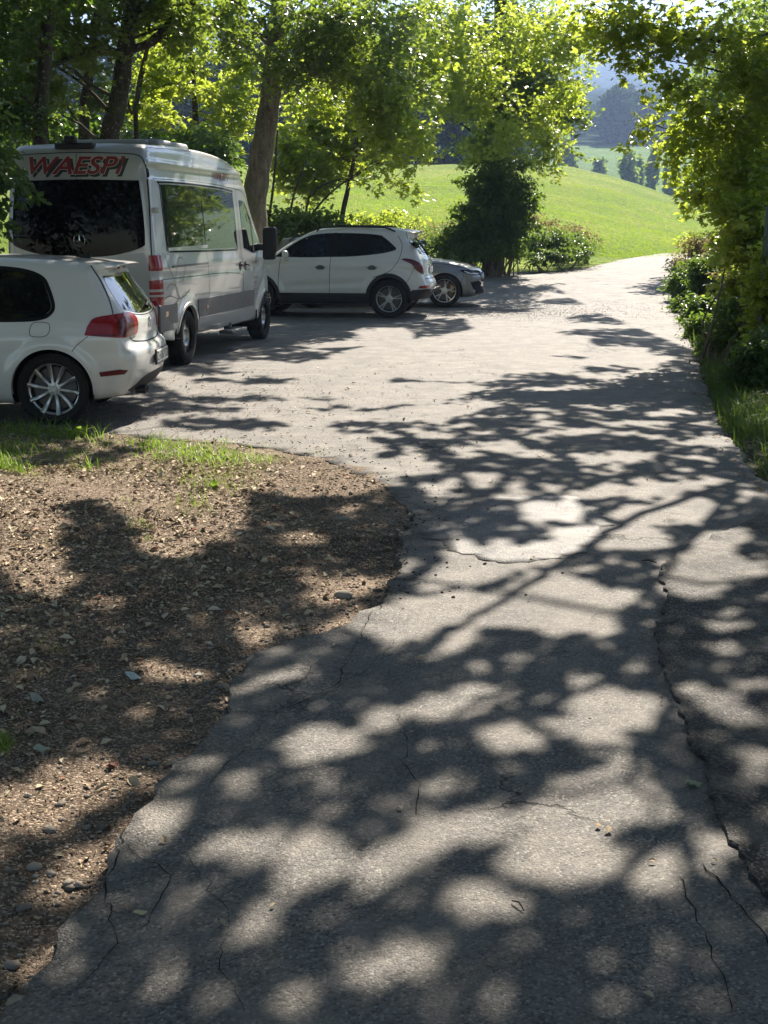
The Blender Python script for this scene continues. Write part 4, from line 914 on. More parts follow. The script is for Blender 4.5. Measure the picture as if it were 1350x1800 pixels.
    gl = MB(); B.patch(gl, [(-.50, 1.40, 1), (0, 1.415), (.50, 1.40, 1), (.60, 1.25), (.64, 1.13, 1), (0, 1.09), (-.64, 1.13, 1), (-.60, 1.25)], 'B', .004, sp=.05); gl.build('rear_window', M_GLASS2, root, auto=30)
    s_ = MB(); V = []
    for (y, dx) in [(-.60, .07), (-.5, .01), (0, -.03), (.5, .01), (.60, .07)]:
        for (x, z) in ((-.22, 1.555), (-.46 + dx, 1.525), (-.50 + dx, 1.512), (-.48 + dx, 1.49), (-.32, 1.48)): V.append((x, y, z - .08 * y * y + .012))
    s_.add(np.array(V), [(i * 5 + j, i * 5 + j + 1, (i + 1) * 5 + j + 1, (i + 1) * 5 + j) for i in range(4) for j in range(4)] + [tuple(range(5)), tuple(range(20, 25))[::-1]]); s_.build('roof_spoiler', P_WHITE, root, auto=60)
    wp = MB(); A = B.proj([(.0, 1.11), (.05, 1.13), (.30, 1.16), (.42, 1.17)], 'B', .02); wp.tube(A, [.016, .012, .006, .004], 8); wp.build('wiper', M_RUB, root)
    for sgn in (1, -1):
        t = MB(); f = 125; B.patch(t, [(S(f, -.24, .86), 1.035, 1), (S(f, -.34, .86), 1.05), (S(f, -.50, .84), 1.02), (S(f, -.62, .78), .93), (S(f, -.68, .72), .79, 1), (S(f, -.63, .76), .775), (S(f, -.52, .83), .85), (S(f, -.42, .86), .96), (S(f, -.33, .86), 1.0)], f, .008, sp=.03)
        if sgn < 0:
            for v in t.v: v[:, 1] *= -1
        t.build('tail_light', M_REDD, root, auto=40)
        r2 = MB(); B.patch(r2, [(S(f, -.55, .82), .53), (S(f, -.58, .80), .575), (S(f, -.76, .62), .58), (S(f, -.76, .62), .53)], f, .014, smooth=False, sp=.03)
        if sgn < 0:
            for v in r2.v: v[:, 1] *= -1
        r2.build('reflector', M_REDL, root)
        mr = MB(); mr.box((1.98, sgn * .985, 1.115), (.11, .18, .15), bev=.05); mr.box((1.97, sgn * .90, 1.04), (.07, .10, .06), bev=.015); mr.build('wing_mirror', P_WHITE, root)
        hl = MB(); B.patch(hl, [(S(40, 3.36, .42), .74), (S(40, 3.30, .50), .82), (S(40, 2.92, .82), .90), (S(40, 2.88, .84), .84), (S(40, 3.2, .70), .73)], 40, .005, sp=.04)
        if sgn < 0:
            for v in hl.v: v[:, 1] *= -1
        hl.build('headlight', M_CLEAR, root)
    pn = MB(); x = float(B.proj([(0, .84)], 'B', 0)[0, 0]); pn.box((x - .01, 0, .84), (.012, .50, .11), bev=.004); pn.build('number_plate', M_PLATE, root)
    ch = MB(); ch.box((x - .012, 0, .93), (.015, .60, .02), bev=.004); ch.build('chrome_strip', M_CHROME, root)
    ws = MB(); B.patch(ws, [(-.66, 1.16, 1), (0, 1.12), (.66, 1.16, 1), (.52, 1.50, 1), (0, 1.54), (-.52, 1.50, 1)], 'F', .004, sp=.05); ws.build('windscreen', M_GLASS, root, auto=30)
    gr = MB(); B.patch(gr, [(-.40, .62), (-.45, .76), (.45, .76), (.40, .62)], 'F', .005, smooth=False); B.patch(gr, [(-.70, .34), (-.65, .48), (.65, .48), (.70, .34)], 'F', .005, smooth=False); gr.build('grille', M_CLAD, root)
    style = dict(kind='spoke', n=5, double=True, gap=.10, spread=.13, w0=.020, w1=.026, hub=.07, ph=.35)
    for cx in (rw, rf):
        for sd in (1, -1): wheel(root, cx, sd * .775, .345, .252, .22, style, sd)
    root.scale = (1, 1, 1.07)
    for w in [c for c in root.children if c.name.startswith('wheel') and c.type == 'EMPTY']: w.scale = (1.05, 1, .985); w.location.z = .338
    return root

# ------------------------------------------------------------------ dark grey estate
def estate():
    root = empty('parked_estate_car'); rw, rf = 0, 2.87
    tag(root, 'dark grey estate car whose bonnet and black-and-silver wheel show behind the white suv', 'car', 'vehicles parked on the tarmac')
    sil = [(-.75, .28), (-.95, .40), (-1.0, .60), (-.96, .80), (-.93, .98), (-.80, 1.20), (-.66, 1.40), (-.55, 1.46), (.0, 1.49), (.8, 1.50), (1.3, 1.46), (1.7, 1.36), (2.2, 1.10), (2.45, 1.02), (2.9, .985), (3.3, .915), (3.58, .83), (3.70, .74), (3.735, .60), (3.73, .42), (3.76, .29), (3.70, .235), (3.4, .20), (2.2, .20), (1.2, .20), (.2, .20)]
    def W(x, z):
        w = .925 - .09 * sm(-.2, -1.0, x) - .15 * sm(2.9, 3.76, x) ** 1.3
        w = w - .04 * np.clip((.60 - z) / .36, 0, 1) ** 2 - .03 * sm(.84, .98, z) - np.clip(z - .95, 0, 1) * .42
        w = w - .05 * sm(.70, .86, z) * sm(2.4, 2.9, x)
        for cx in (rw, rf):
            d = np.hypot(x - cx, z - .345); w = w + .025 * sm(.50, .40, d)
        return w
    B = Body(sil, W, 1.3, .22, .55, .05, .10, [(rw, .345, .385), (rf, .345, .385)], zc=.60)
    B.mesh('body', P_GREY, root, .024)
    for md in 'LR':
        g = MB(); B.patch(g, [(2.15, 1.02, 1), (1.75, 1.22), (1.45, 1.33), (1.1, 1.385), (.4, 1.395), (-.2, 1.37), (-.55, 1.27, 1), (-.45, 1.04, 1), (.5, 1.0), (1.4, 1.0)], md, .003, sp=.06); g.build('side_window', M_GLASS, root, auto=30)
        rl = MB(); A = B.proj([(1.3, 1.40), (1.2, 1.43), (.5, 1.45), (-.3, 1.43), (-.45, 1.38)], md, .02); A[1:4, 2] += .03; rl.tube(A, .014, 8); rl.build('roof_rail', M_CLAD, root)
        hd = MB()
        for x in (1.35, .40): A = B.proj([(x - .09, .87), (x + .09, .88)], md, .02); hd.tube(A, .012, 8)
        hd.build('door_handle', P_GREY, root)
        vt = MB(); B.patch(vt, [(3.50, .36, 1), (3.42, .52, 1), (3.60, .55, 1), (3.68, .50, 1), (3.62, .36, 1)], md, .004, smooth=False, sp=.03); vt.build('bumper_vent', M_RUB, root)
    ws = MB(); B.patch(ws, [(-.66, 1.06, 1), (0, 1.02), (.66, 1.06, 1), (.52, 1.36, 1), (0, 1.41), (-.52, 1.36, 1)], 'F', .004, sp=.05); ws.build('windscreen', M_GLASS, root, auto=30)
    rwn = MB(); B.patch(rwn, [(-.55, 1.36, 1), (.55, 1.36, 1), (.64, 1.08, 1), (-.64, 1.08, 1)], 'B', .004, smooth=False, sp=.05); rwn.build('rear_window', M_GLASS, root)
    gp_ = MB()
    for xx in (2.18, 1.12, .15): B.line(gp_, [(xx, 1.0), (xx + .03, .6), (xx + .03, .26)], 'L', .009)
    B.line(gp_, [(2.45, .93), (2.9, .90), (3.25, .83), (3.45, .76)], 'L', .009); B.line(gp_, [(3.28, .74), (3.26, .62), (3.22, .5)], 'L', .008); gather(gp_)
    B.line(gp_, [(2.55, .50), (3.0, .46), (3.45, .40)], 'T', .012); B.line(gp_, [(2.55, -.50), (3.0, -.46), (3.45, -.40)], 'T', .012)
    gp_.build('panel_gap', M_GAP, root, smooth=False)
    for sgn in (1, -1):
        hl = MB(); f = 50; B.patch(hl, [(S(f, 3.16, .83), .75, 1), (S(f, 3.20, .83), .785), (S(f, 3.45, .74), .775), (S(f, 3.66, .50), .745, 1), (S(f, 3.68, .48), .66, 1), (S(f, 3.48, .73), .665), (S(f, 3.32, .80), .69)], f, .005, sp=.03)
        if sgn < 0:
            for v in hl.v: v[:, 1] *= -1
        h_ = hl.build('headlight', M_GLASS, root, auto=40)
        dr = MB(); B.patch(dr, [(S(f, 3.24, .82), .742), (S(f, 3.26, .82), .765), (S(f, 3.42, .75), .70), (S(f, 3.40, .76), .685)], f, .007, smooth=False, sp=.03); B.line(dr, [(S(f, 3.3, .80), .71), (S(f, 3.62, .55), .70)], f, .018, .007, smooth=False)
        if sgn < 0:
            for v in dr.v: v[:, 1] *= -1
        dr.build('light_strip', M_CLEAR, h_)
        tl = MB(); B.patch(tl, [(sgn * .55, .80), (sgn * .60, 1.05), (sgn * .74, 1.05), (sgn * .80, .82)], 'B', .006, smooth=False, sp=.05); tl.build('tail_light', M_REDL, root)
        mr = MB(); mr.box((2.0, sgn * 1.02, 1.04), (.11, .19, .13), bev=.05); mr.box((2.0, sgn * .93, .98), (.06, .12, .05), bev=.01); mr.build('wing_mirror', M_CLAD, root)
    gr = MB(); B.patch(gr, [(-.42, .52), (-.46, .72), (.46, .72), (.42, .52)], 'F', .006, smooth=False, sp=.05); B.patch(gr, [(-.75, .28), (-.70, .42), (.70, .42), (.75, .28)], 'F', .006, smooth=False, sp=.05); g_ = gr.build('grille', M_RUB, root)
    bars = MB()
    for k in range(15): y = -.42 + .06 * k; A = B.proj([(y, .54), (y, .70)], 'F', .012); bars.tube(A, .006, 6)
    bars.build('grille_bars', M_CHROME, g_)
    sl = MB(); A = B.proj([(-.80, .27), (-.5, .26), (0, .255), (.5, .26), (.80, .27)], 'F', .015); sl.tube(A, .014, 8); sl.build('splitter', M_GCLAD, root)
    lp = MB()
    for cx in (rw, rf):
        for sd in (1, -1): arch_lip(B, lp, cx, .345, .385, .02, sd, .003, -.12, math.pi + .12); liner(root, cx, .345, .385, .90, .5, sd)
    lp.build('wheel_arch_lip', P_GREY, root, auto=50)
    style = dict(kind='spoke', n=5, double=True, gap=.0, spread=.22, w0=.030, w1=.026, hub=.07, ph=.1, caliper=True)
    for cx in (rw, rf):
        for sd in (1, -1): wheel(root, cx, sd * .81, .348, .262, .235, style, sd)
    return root

def place(root, px, py, head, lx, ly, z=None):
    """put the car so that its own ground point (lx, ly) stands at the ground point seen at (px, py), heading in degrees"""
    g = gp(px, py); a = R(head); root.rotation_euler = (0, 0, a)
    x = g[0] - (math.cos(a) * lx - math.sin(a) * ly); y = g[1] - (math.sin(a) * lx + math.cos(a) * ly)
    root.location = (x, y, float(base(x, y)) if z is None else z)
place(hatchback(), 99, 746, 179, 0, .80)
place(minibus(), 326, 640, 80.4, 0, -.93)
place(suv(), 684, 559, 172, 0, .80)
place(estate(), 781, 541, -1.5, 2.87, -.84)
def split_pieces(o):                                             # far-apart pieces of a part become parts of their own
    me = o.data; nv = len(me.vertices); co = np.empty(nv * 3, np.float32); me.vertices.foreach_get('co', co); co = co.reshape(-1, 3)
    par = list(range(nv))
    def fd(a):
        while par[a] != a: par[a] = par[par[a]]; a = par[a]
        return a
    for e in me.edges:
        a, b = fd(e.vertices[0]), fd(e.vertices[1])
        if a != b: par[a] = b
    rt = np.array([fd(i) for i in range(nv)]); u, isl = np.unique(rt, return_inverse=True); k = len(u)
    if k < 2 or k > 400: return
    W = co @ np.array(o.matrix_world.to_3x3()).T
    lo = np.full((k, 3), 1e9); hi = np.full((k, 3), -1e9); np.minimum.at(lo, isl, co); np.maximum.at(hi, isl, co)
    size = (hi - lo).max(1); g = np.maximum(0, np.maximum(lo[:, None] - hi[None], lo[None] - hi[:, None])); near = np.sqrt((g ** 2).sum(2)) <= np.maximum(.02, .5 * np.maximum(size[:, None], size[None]))
    par2 = list(range(k))
    def f2(a):
        while par2[a] != a: a = par2[a]
        return a
    for a, b in zip(*np.nonzero(np.triu(near, 1))):
        a, b = f2(a), f2(b)
        if a != b: par2[a] = b
    pc = np.array([f2(i) for i in range(k)])[isl]; ids = np.unique(pc)
    if len(ids) < 2 or len(ids) > 24: return
    polys = [tuple(p.vertices) for p in me.polygons]; sm_ = [p.use_smooth for p in me.polygons]; mats = list(me.materials); nm = o.name.split('.')[0]
    for q in ids:
        sel = np.where(pc == q)[0]; mp = {int(v): i for i, v in enumerate(sel)}; F_ = [tuple(mp[v] for v in p) for p in polys if p[0] in mp]
        if not F_: continue
        n = mesh_np(nm, co[sel], F_, mats, o.parent, any(sm_))
        if any(sm_): n.data.set_sharp_from_angle(angle=R(40))
        for c in (list(o.children) if q == ids[0] else []): c.parent = n
    bpy.data.objects.remove(o)
for r_ in [o for o in bpy.data.objects if o.get('category') in ('car', 'van')]:
    for c in list(r_.children):
        if c.type == 'MESH' and not c.children: split_pieces(c)
for d in [o for o in bpy.data.objects if o.type == 'MESH' and o.name.startswith(('lens_detail', 'plate_number_x'))]: split_pieces(d)
# ------------------------------------------------------------------ which ground lies in shade (traced ground patches; foliage is hung where it casts them)
def ell(px, py, L, grow=1.0):
    v = np.zeros(np.shape(px), bool)
    for (cx, cy_, rx, ry, *a) in L:
        t = R(a[0]) if a else 0; dx, dy = px - cx, py - cy_; u = dx * math.cos(t) + dy * math.sin(t); w = -dx * math.sin(t) + dy * math.cos(t)
        v |= (u / (rx * grow)) ** 2 + (w / (ry * grow)) ** 2 < 1
    return v
LIT = [(854, 998, 130, 22, -15), (883, 961, 20, 12), (972, 1076, 110, 40, 8), (735, 1076, 125, 28, -12), (794, 1117, 55, 26, -20), (957, 1017, 40, 15), (1098, 1050, 35, 18), (1231, 1009, 70, 45, -20),
       (1276, 1146, 30, 12), (1328, 1205, 30, 12), (1224, 1224, 45, 18, 25), (1283, 1268, 50, 20, 15), (1325, 1357, 38, 32), (1272, 1109, 25, 9), (824, 1224, 60, 25, -12), (720, 1246, 50, 20), (572, 1305, 72, 30, -20),
       (655, 1268, 40, 16, -15), (898, 1298, 45, 33), (1061, 1261, 62, 50), (1135, 1250, 35, 30), (1098, 1335, 50, 18), (1060, 1410, 125, 58), (1130, 1530, 66, 38), (1000, 1500, 95, 55), (840, 1450, 115, 25, -5),
       (700, 1510, 105, 38, -22), (550, 1510, 82, 42, -15), (430, 1485, 58, 33), (445, 1620, 72, 30, -25), (850, 1580, 58, 34), (680, 1700, 82, 38, -8), (530, 1772, 60, 26), (565, 1320, 60, 24, -20), (270, 1450, 55, 33, -50), (890, 1310, 40, 15),
       (1250, 1490, 45, 36), (480, 1190, 70, 12, -20), (390, 1400, 60, 14, -30), (1010, 1200, 30, 9), (600, 1420, 60, 12, -20), (760, 1380, 40, 12),
       (783, 850, 22, 9), (850, 840, 26, 10), (1150, 860, 45, 14), (1203, 900, 50, 25), (983, 897, 35, 17), (1017, 940, 60, 20, -15), (1117, 943, 70, 25), (810, 973, 36, 22), (887, 960, 22, 10), (1050, 867, 40, 9), (1250, 777, 42, 9), (1077, 807, 58, 9),
       (697, 820, 60, 16), (883, 787, 40, 7), (1317, 870, 18, 9), (1263, 953, 48, 18), (930, 800, 30, 5), (820, 800, 25, 6), (760, 765, 30, 5), (1000, 760, 40, 5), (1120, 745, 60, 6), (1180, 725, 40, 5), (960, 745, 25, 4), (1230, 850, 30, 8), (900, 870, 22, 7), (1320, 1010, 24, 14), (700, 1000, 30, 10, -20),
       (50, 1035, 62, 40), (130, 1370, 118, 46, -14), (150, 1500, 90, 34, -30), (60, 1662, 50, 18), (450, 1105, 42, 14), (560, 1012, 40, 11), (625, 1020, 70, 22, -20), (300, 1170, 80, 12), (30, 1420, 60, 40), (225, 1440, 30, 16), (530, 940, 36, 8), (340, 1340, 30, 10), (20, 1200, 30, 12), (200, 1080, 30, 8), (610, 1075, 55, 14, -15)]
LIT += [(800, 1080, 150, 36, -10), (970, 1062, 120, 50), (880, 988, 140, 24, -12), (1232, 1008, 78, 52, -20), (830, 1228, 75, 30, -12), (1062, 1258, 66, 52), (560, 1310, 80, 30, -20), (960, 905, 60, 14), (1140, 905, 60, 16)]
LITP = [(0, 870), (450, 870), (430, 930), (380, 955), (300, 1000), (240, 985), (215, 935), (150, 912), (60, 935), (105, 965), (60, 1040), (-300, 1060), (-300, 870)]
SHE = [(1085, 512, 110, 9), (1020, 530, 70, 6), (1110, 560, 115, 10), (1140, 598, 105, 12), (1090, 585, 110, 6), (1180, 500, 60, 12), (1190, 560, 50, 14), (1200, 615, 60, 14), (780, 648, 50, 7), (930, 668, 128, 11), (1060, 650, 62, 7), (1150, 690, 110, 15), (1040, 700, 112, 10), (740, 668, 60, 3),
       (600, 718, 60, 3), (690, 712, 40, 3), (1220, 650, 50, 10), (640, 648, 30, 3), (560, 700, 40, 2.5), (380, 700, 120, 6), (380, 745, 110, 9), (300, 720, 130, 8), (430, 668, 90, 5), (440, 750, 60, 6), (250, 700, 90, 20), (160, 720, 120, 30),
       (1000, 628, 30, 3), (1260, 720, 60, 12), (1290, 800, 70, 30), (1200, 640, 40, 8), (960, 505, 25, 3)]
SHP = [[(460, 556), (815, 560), (828, 578), (760, 590), (690, 600), (620, 612), (560, 630), (480, 648), (330, 660), (285, 645), (460, 600)],
       [(560, 748), (640, 738), (760, 742), (860, 722), (910, 702), (1010, 716), (1090, 720), (1200, 700), (1290, 760), (1360, 850), (1360, 890), (640, 890), (590, 872), (700, 852), (720, 830), (650, 812), (690, 785), (600, 760)],
       [(-300, 768), (60, 766), (130, 778), (250, 778), (262, 792), (150, 842), (90, 850), (-300, 852)], [(-300, 640), (240, 640), (290, 680), (210, 745), (-300, 745)], [(1196, 455), (1900, 455), (1900, 950), (1345, 870), (1262, 725), (1218, 620), (1196, 540)]]
def shade2(px, py, n=1.0):
    s_ = np.clip((py - 395) / 600, .05, 1.6) * n
    qx = px + 17 * s_ * ((vn(px / 34 / s_, py / 14 / s_) - .5) * 2 + (vn2(px / 13 / s_, py / 6 / s_) - .5)); qy = py + 8 * s_ * ((vn2(px / 30 / s_ + 7, py / 13 / s_) - .5) * 2 + (vn(px / 11 / s_, py / 6 / s_ + 4) - .5))
    dark = py > 872
    dark &= ~inpoly(qx, qy, LITP)
    for P in SHP: dark |= inpoly(qx, qy, P)
    dark |= ell(qx, qy, SHE)
    far_ = py < 900; sc = np.clip((py - 395) / 300, .12, 1.6)
    streak = vn(px / 26 / sc + 3, py / 7 / sc) * .55 + vn2(px / 11 / sc, py / 3.4 / sc) * .45
    dark = np.where(far_, dark & (streak > .36) | (dark & (vn(px / 90, py / 30) > .8)), dark)
    dark = np.where(far_, dark & ~ell(qx, qy, LIT, 1.2), dark & ~ell(qx, qy, LIT, 1.04))
    half = (vn2(px / 60 + 20, py / 30) * .6 + vn(px / 24, py / 13 + 9) * .4) > .60          # thin places in the leaf cover
    return dark, half & ~far_ & (px > 420) & (py < 1500) & ((px < 1180) | (py < 1250))
def shade(px, py): return shade2(px, py)[0]
def ground_of(P):
    t = (P[:, 2] - base(P[:, 0], P[:, 1] - 1.13 * P[:, 2])) / SD[2]; return P - t[:, None] * SD
def keeps(P, always=False):
    """leaves out of the picture are kept only where they would not darken sunlit ground"""
    px, py, dep = project(P); inn = (px > -12) & (px < CW + 12) & (py > -12) & (py < CH) & (dep > 0)
    g = ground_of(P); gx_, gy_, d2 = project(g); lands = (gx_ > -50) & (gx_ < CW + 50) & (gy_ > 445) & (gy_ < CH + 100) & (d2 > 0)
    road_lit = lands & ~shade(gx_, gy_) & (P[:, 2] < 20)
    return ~road_lit if always else (inn | ~road_lit)

# ------------------------------------------------------------------ leaves, limbs, trees
def leaf_mesh(P, size, tip, nrm, wid=.62, fold=.16, simple=False):
    n = len(P); size = np.broadcast_to(size, (n,))[:, None]
    tip = tip / (np.linalg.norm(tip, axis=1)[:, None] + 1e-9); sd = np.cross(nrm, tip); sd /= np.linalg.norm(sd, axis=1)[:, None] + 1e-9; up = np.cross(tip, sd)
    b = P - tip * size * .5; t = P + tip * size * .5; l = P - tip * size * .08 + sd * size * wid * .5 + up * size * fold; r = P - tip * size * .08 - sd * size * wid * .5 + up * size * fold
    if simple:
        V = np.stack([b, l, t, r], 1).reshape(-1, 3); i = np.arange(n)[:, None] * 4; return V, np.concatenate([i + [[0, 3, 2, 1]]])
    t = t - up * size * .12
    l2 = P + tip * size * .24 + sd * size * wid * .36 + up * size * fold * .5; r2 = P + tip * size * .24 - sd * size * wid * .36 + up * size * fold * .5
    V = np.stack([b, l, l2, t, r2, r, P], 1).reshape(-1, 3); i = np.arange(n)[:, None] * 7
    F_ = np.concatenate([i + [[0, 6, 2, 1]], i + [[6, 3, 2, 2]], i + [[0, 5, 4, 6]]]) if False else [i + [[0, 6, 2, 1]], i + [[0, 5, 4, 6]]], [i + [[6, 3, 2]], i + [[6, 4, 3]]]
    return V, [np.concatenate(F_[0]), np.concatenate(F_[1])]
def maple_mesh(P, size, tip, nrm):
    """three-lobed leaf"""
    n = len(P); size = np.broadcast_to(size, (n,))[:, None]; tip = tip / (np.linalg.norm(tip, axis=1)[:, None] + 1e-9); sd = np.cross(nrm, tip); sd /= np.linalg.norm(sd, axis=1)[:, None] + 1e-9; up = np.cross(tip, sd)
    pts = [(-.5, 0, 0), (-.28, .34, .05), (.12, .52, .06), (.02, .20, .02), (.5, 0, -.10), (.02, -.20, .02), (.12, -.52, .06), (-.28, -.34, .05)]
    V = np.stack([P + tip * size * a + sd * size * b + up * size * c for a, b, c in pts], 1).reshape(-1, 3); i = np.arange(n)[:, None] * 8
    return V, [np.concatenate([i + [[0, 3, 2, 1]], i + [[0, 7, 6, 5]], i + [[0, 5, 4, 3]]])]
def rvec(n, r=rng): v = r.normal(size=(n, 3)); return v / np.linalg.norm(v, axis=1)[:, None]
def clusters(C, k, cr, size, r, droop=.35, flat=.35, sparse=0):
    """k leaves round each twig centre"""
    n = len(C); tw = rvec(n, r); tw[:, 2] = tw[:, 2] * .3 - droop * .4; tw /= np.linalg.norm(tw, axis=1)[:, None]
    t = r.random((n, k)) ** .7; ang = r.normal(0, 1, (n, k, 3)); ang[..., 2] *= flat
    P = C[:, None] + tw[:, None] * (t[..., None] - .5) * cr * 2.2 + ang * cr * .33 * (1.15 - t[..., None] * .6)
    P[..., 2] -= droop * cr * t ** 2
    N = n * k; tip = (tw[:, None] * .6 + ang * .55 + r.normal(0, .3, (n, k, 3))).reshape(N, 3); tip[:, 2] = tip[:, 2] * .5 - .35
    nr = np.array([0, 0, 1.0]) + r.normal(0, .45, (N, 3)); sz = size * r.uniform(.6, 1.25, N)
    return P.reshape(N, 3), sz, tip, nr
def limb(mb, a, b, r0, r1, sag=.12, n=7, seed=0, k=7):
    a = np.array(a, float); b = np.array(b, float); L = np.linalg.norm(b - a); t = np.linspace(0, 1, n)[:, None]; p = a + (b - a) * t
    p[:, 2] += (sag * L * np.sin(t[:, 0] * math.pi)); j = rng.normal(0, .03 * L, (n, 3)); j[0] = j[-1] = 0; j[:, 2] *= .5; p += j * np.sin(t * math.pi)
    mb.tube(p, r0 + (r1 - r0) * t[:, 0] ** .8, k, cap=False); return p
BARK = bark('bark_brown'); BARKD = bark('bark_dark', (.035, .03, .025), (.10, .085, .065)); BARKL = bark('bark_lichened', (.10, .085, .065), (.27, .23, .17))
LM = {
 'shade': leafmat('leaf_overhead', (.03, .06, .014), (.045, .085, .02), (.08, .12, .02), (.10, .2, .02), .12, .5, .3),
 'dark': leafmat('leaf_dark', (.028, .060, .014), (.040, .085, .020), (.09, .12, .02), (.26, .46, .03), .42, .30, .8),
 'mid': leafmat('leaf_mid', (.060, .105, .020), (.095, .150, .030), (.22, .21, .05), (.43, .58, .06), .5, .28, .85),
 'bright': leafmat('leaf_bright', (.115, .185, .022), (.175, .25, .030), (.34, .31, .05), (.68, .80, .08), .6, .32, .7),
 'hedge': leafmat('leaf_hedge', (.035, .065, .018), (.055, .10, .024), (.20, .18, .06), (.32, .50, .05), .42, .42, .5),
 'dry': leafmat('leaf_dry', (.16, .13, .06), (.24, .20, .09), (.30, .27, .12), (.45, .38, .15), .4, .8, .2),
 'far': leafmat('leaf_far', (.020, .042, .016), (.030, .060, .022), (.05, .08, .02), (.10, .20, .03), .2, .7, .2),
 'meadow': leafmat('meadow_blade', (.16, .26, .012), (.22, .32, .02), (.32, .34, .06), (.55, .75, .04), .45, .8, .12),
 'dry_grass': leafmat('dry_grass_blade', (.10, .15, .03), (.20, .21, .06), (.36, .30, .14), (.45, .50, .12), .4, .7, .2),
 'grass': leafmat('grass_blade', (.07, .14, .02), (.12, .21, .03), (.28, .26, .10), (.42, .62, .06), .48, .45, .4)}
def blob_centres(blobs, r):
    C = []
    for (px, py, Y, rx, ry, n, *q) in blobs:
        c = at(px, py, Y); sc = Y / 2300; dz = q[0] if q else rx * sc * .8
        u = rvec(n, r) * (r.random(n) ** .45)[:, None]; C.append(c + u * np.array([rx * sc, dz, ry * sc]))
    return np.concatenate(C)
def tree(name, label, cat, trunk, tr_r, blobs, leaf, lsize, k, crad, mat, bk=BARK, group=None, seed=1, nl=14, maple=False, droop=.35, limbs=(), cull=True, simple=False, minz=None, foot=True, flat=.35, boughs=()):
    r = np.random.default_rng(seed); t0 = trunk[0]
    root = empty(name, (0, 0, 0)); root.location = tuple(float(v) for v in t0); tag(root, label, cat, group)
    off = np.array(t0, float); tb = MB()
    if len(trunk) > 1:
        P = catmull_n(np.array(trunk, float), 5); rad = np.interp(np.linspace(0, 1, len(P)), np.linspace(0, 1, len(tr_r)), tr_r)
        tb.tube(P - off, rad * (1 + .06 * np.sin(np.arange(len(P)) * 1.7)), 14, cap=False)
        C = blob_centres(blobs, r)
        src = r.choice(len(C), min(nl, len(C)), replace=False)
        for i in src:
            z = np.clip(C[i][2] - r.uniform(.3, 1.2) * np.linalg.norm(C[i][:2] - P[-1][:2]) * .5, P[0][2] + .2 * (P[-1][2] - P[0][2]), P[-1][2]); j = int(np.argmin(np.abs(P[:, 2] - z)))
            limb(tb, P[j] - off, C[i] - off, min(.045, max(.012, rad[j] * .25)), .006, .06)
    else: C = blob_centres(blobs, r)
    for (pts, a, b) in limbs:
        Q = catmull_n(np.array(pts, float), 5); tb.tube(Q - off, np.linspace(a, b, len(Q)), 8, cap=False)
    if tb.v: tb.build('trunk' if len(trunk) > 1 else 'stem', bk, root)
    if minz is not None: C[:, 2] = np.maximum(C[:, 2], minz + r.random(len(C)) * .3)
    P, sz, tip, nr = clusters(C, k, crad, lsize, r, droop, flat)
    if cull:
        m = keeps(P); P, sz, tip, nr = P[m], sz[m], tip[m], nr[m]
    if maple: V, F_ = maple_mesh(P - off, sz, tip, nr)
    elif simple: V, F_ = leaf_mesh(P - off, sz, tip, nr, simple=True)
    else: V, F_ = leaf_mesh(P - off, sz, tip, nr)
    mesh_np('crown', V, F_, LM[mat] if isinstance(mat, str) else mat, root, smooth=False)
    for (bl, m_, ls, kk, cr_, dr) in boughs:
        C = blob_centres(bl, r); P, sz, tip, nr = clusters(C, kk, cr_, ls, r, dr, flat); m = keeps(P); P, sz, tip, nr = P[m], sz[m], tip[m], nr[m]
        V, F_ = maple_mesh(P - off, sz, tip, nr); mesh_np('sunlit_foliage', V, F_, LM[m_], root, smooth=False)  # sunlight put into the leaf colour: lighter leaves than the crown's
    return root
def catmull_n(P, n):
    out = []; m = len(P)
    for i in range(m - 1):
        a, b, c, d = P[max(i - 1, 0)], P[i], P[i + 1], P[min(i + 2, m - 1)]
        for k in range(n): t = k / n; out.append(.5 * ((2 * b) + (-a + c) * t + (2 * a - 5 * b + 4 * c - d) * t * t + (-a + 3 * b - 3 * c + d) * t ** 3))
    out.append(P[-1]); return np.array(out)
def foot(x, y): return np.array([x, y, TZ(x, y) - .05])
def tp(px, py, Y): return at(px, py, Y)
def trunk_px(L, Y):                                              # trunk through photo points, its foot on the ground
    P = [tp(px, py, Y) for px, py in L]; f = P[0].copy(); f[2] = TZ(f[0], f[1]) - .1; return [f] + P
WOOD = 'trees on the wooded left side'
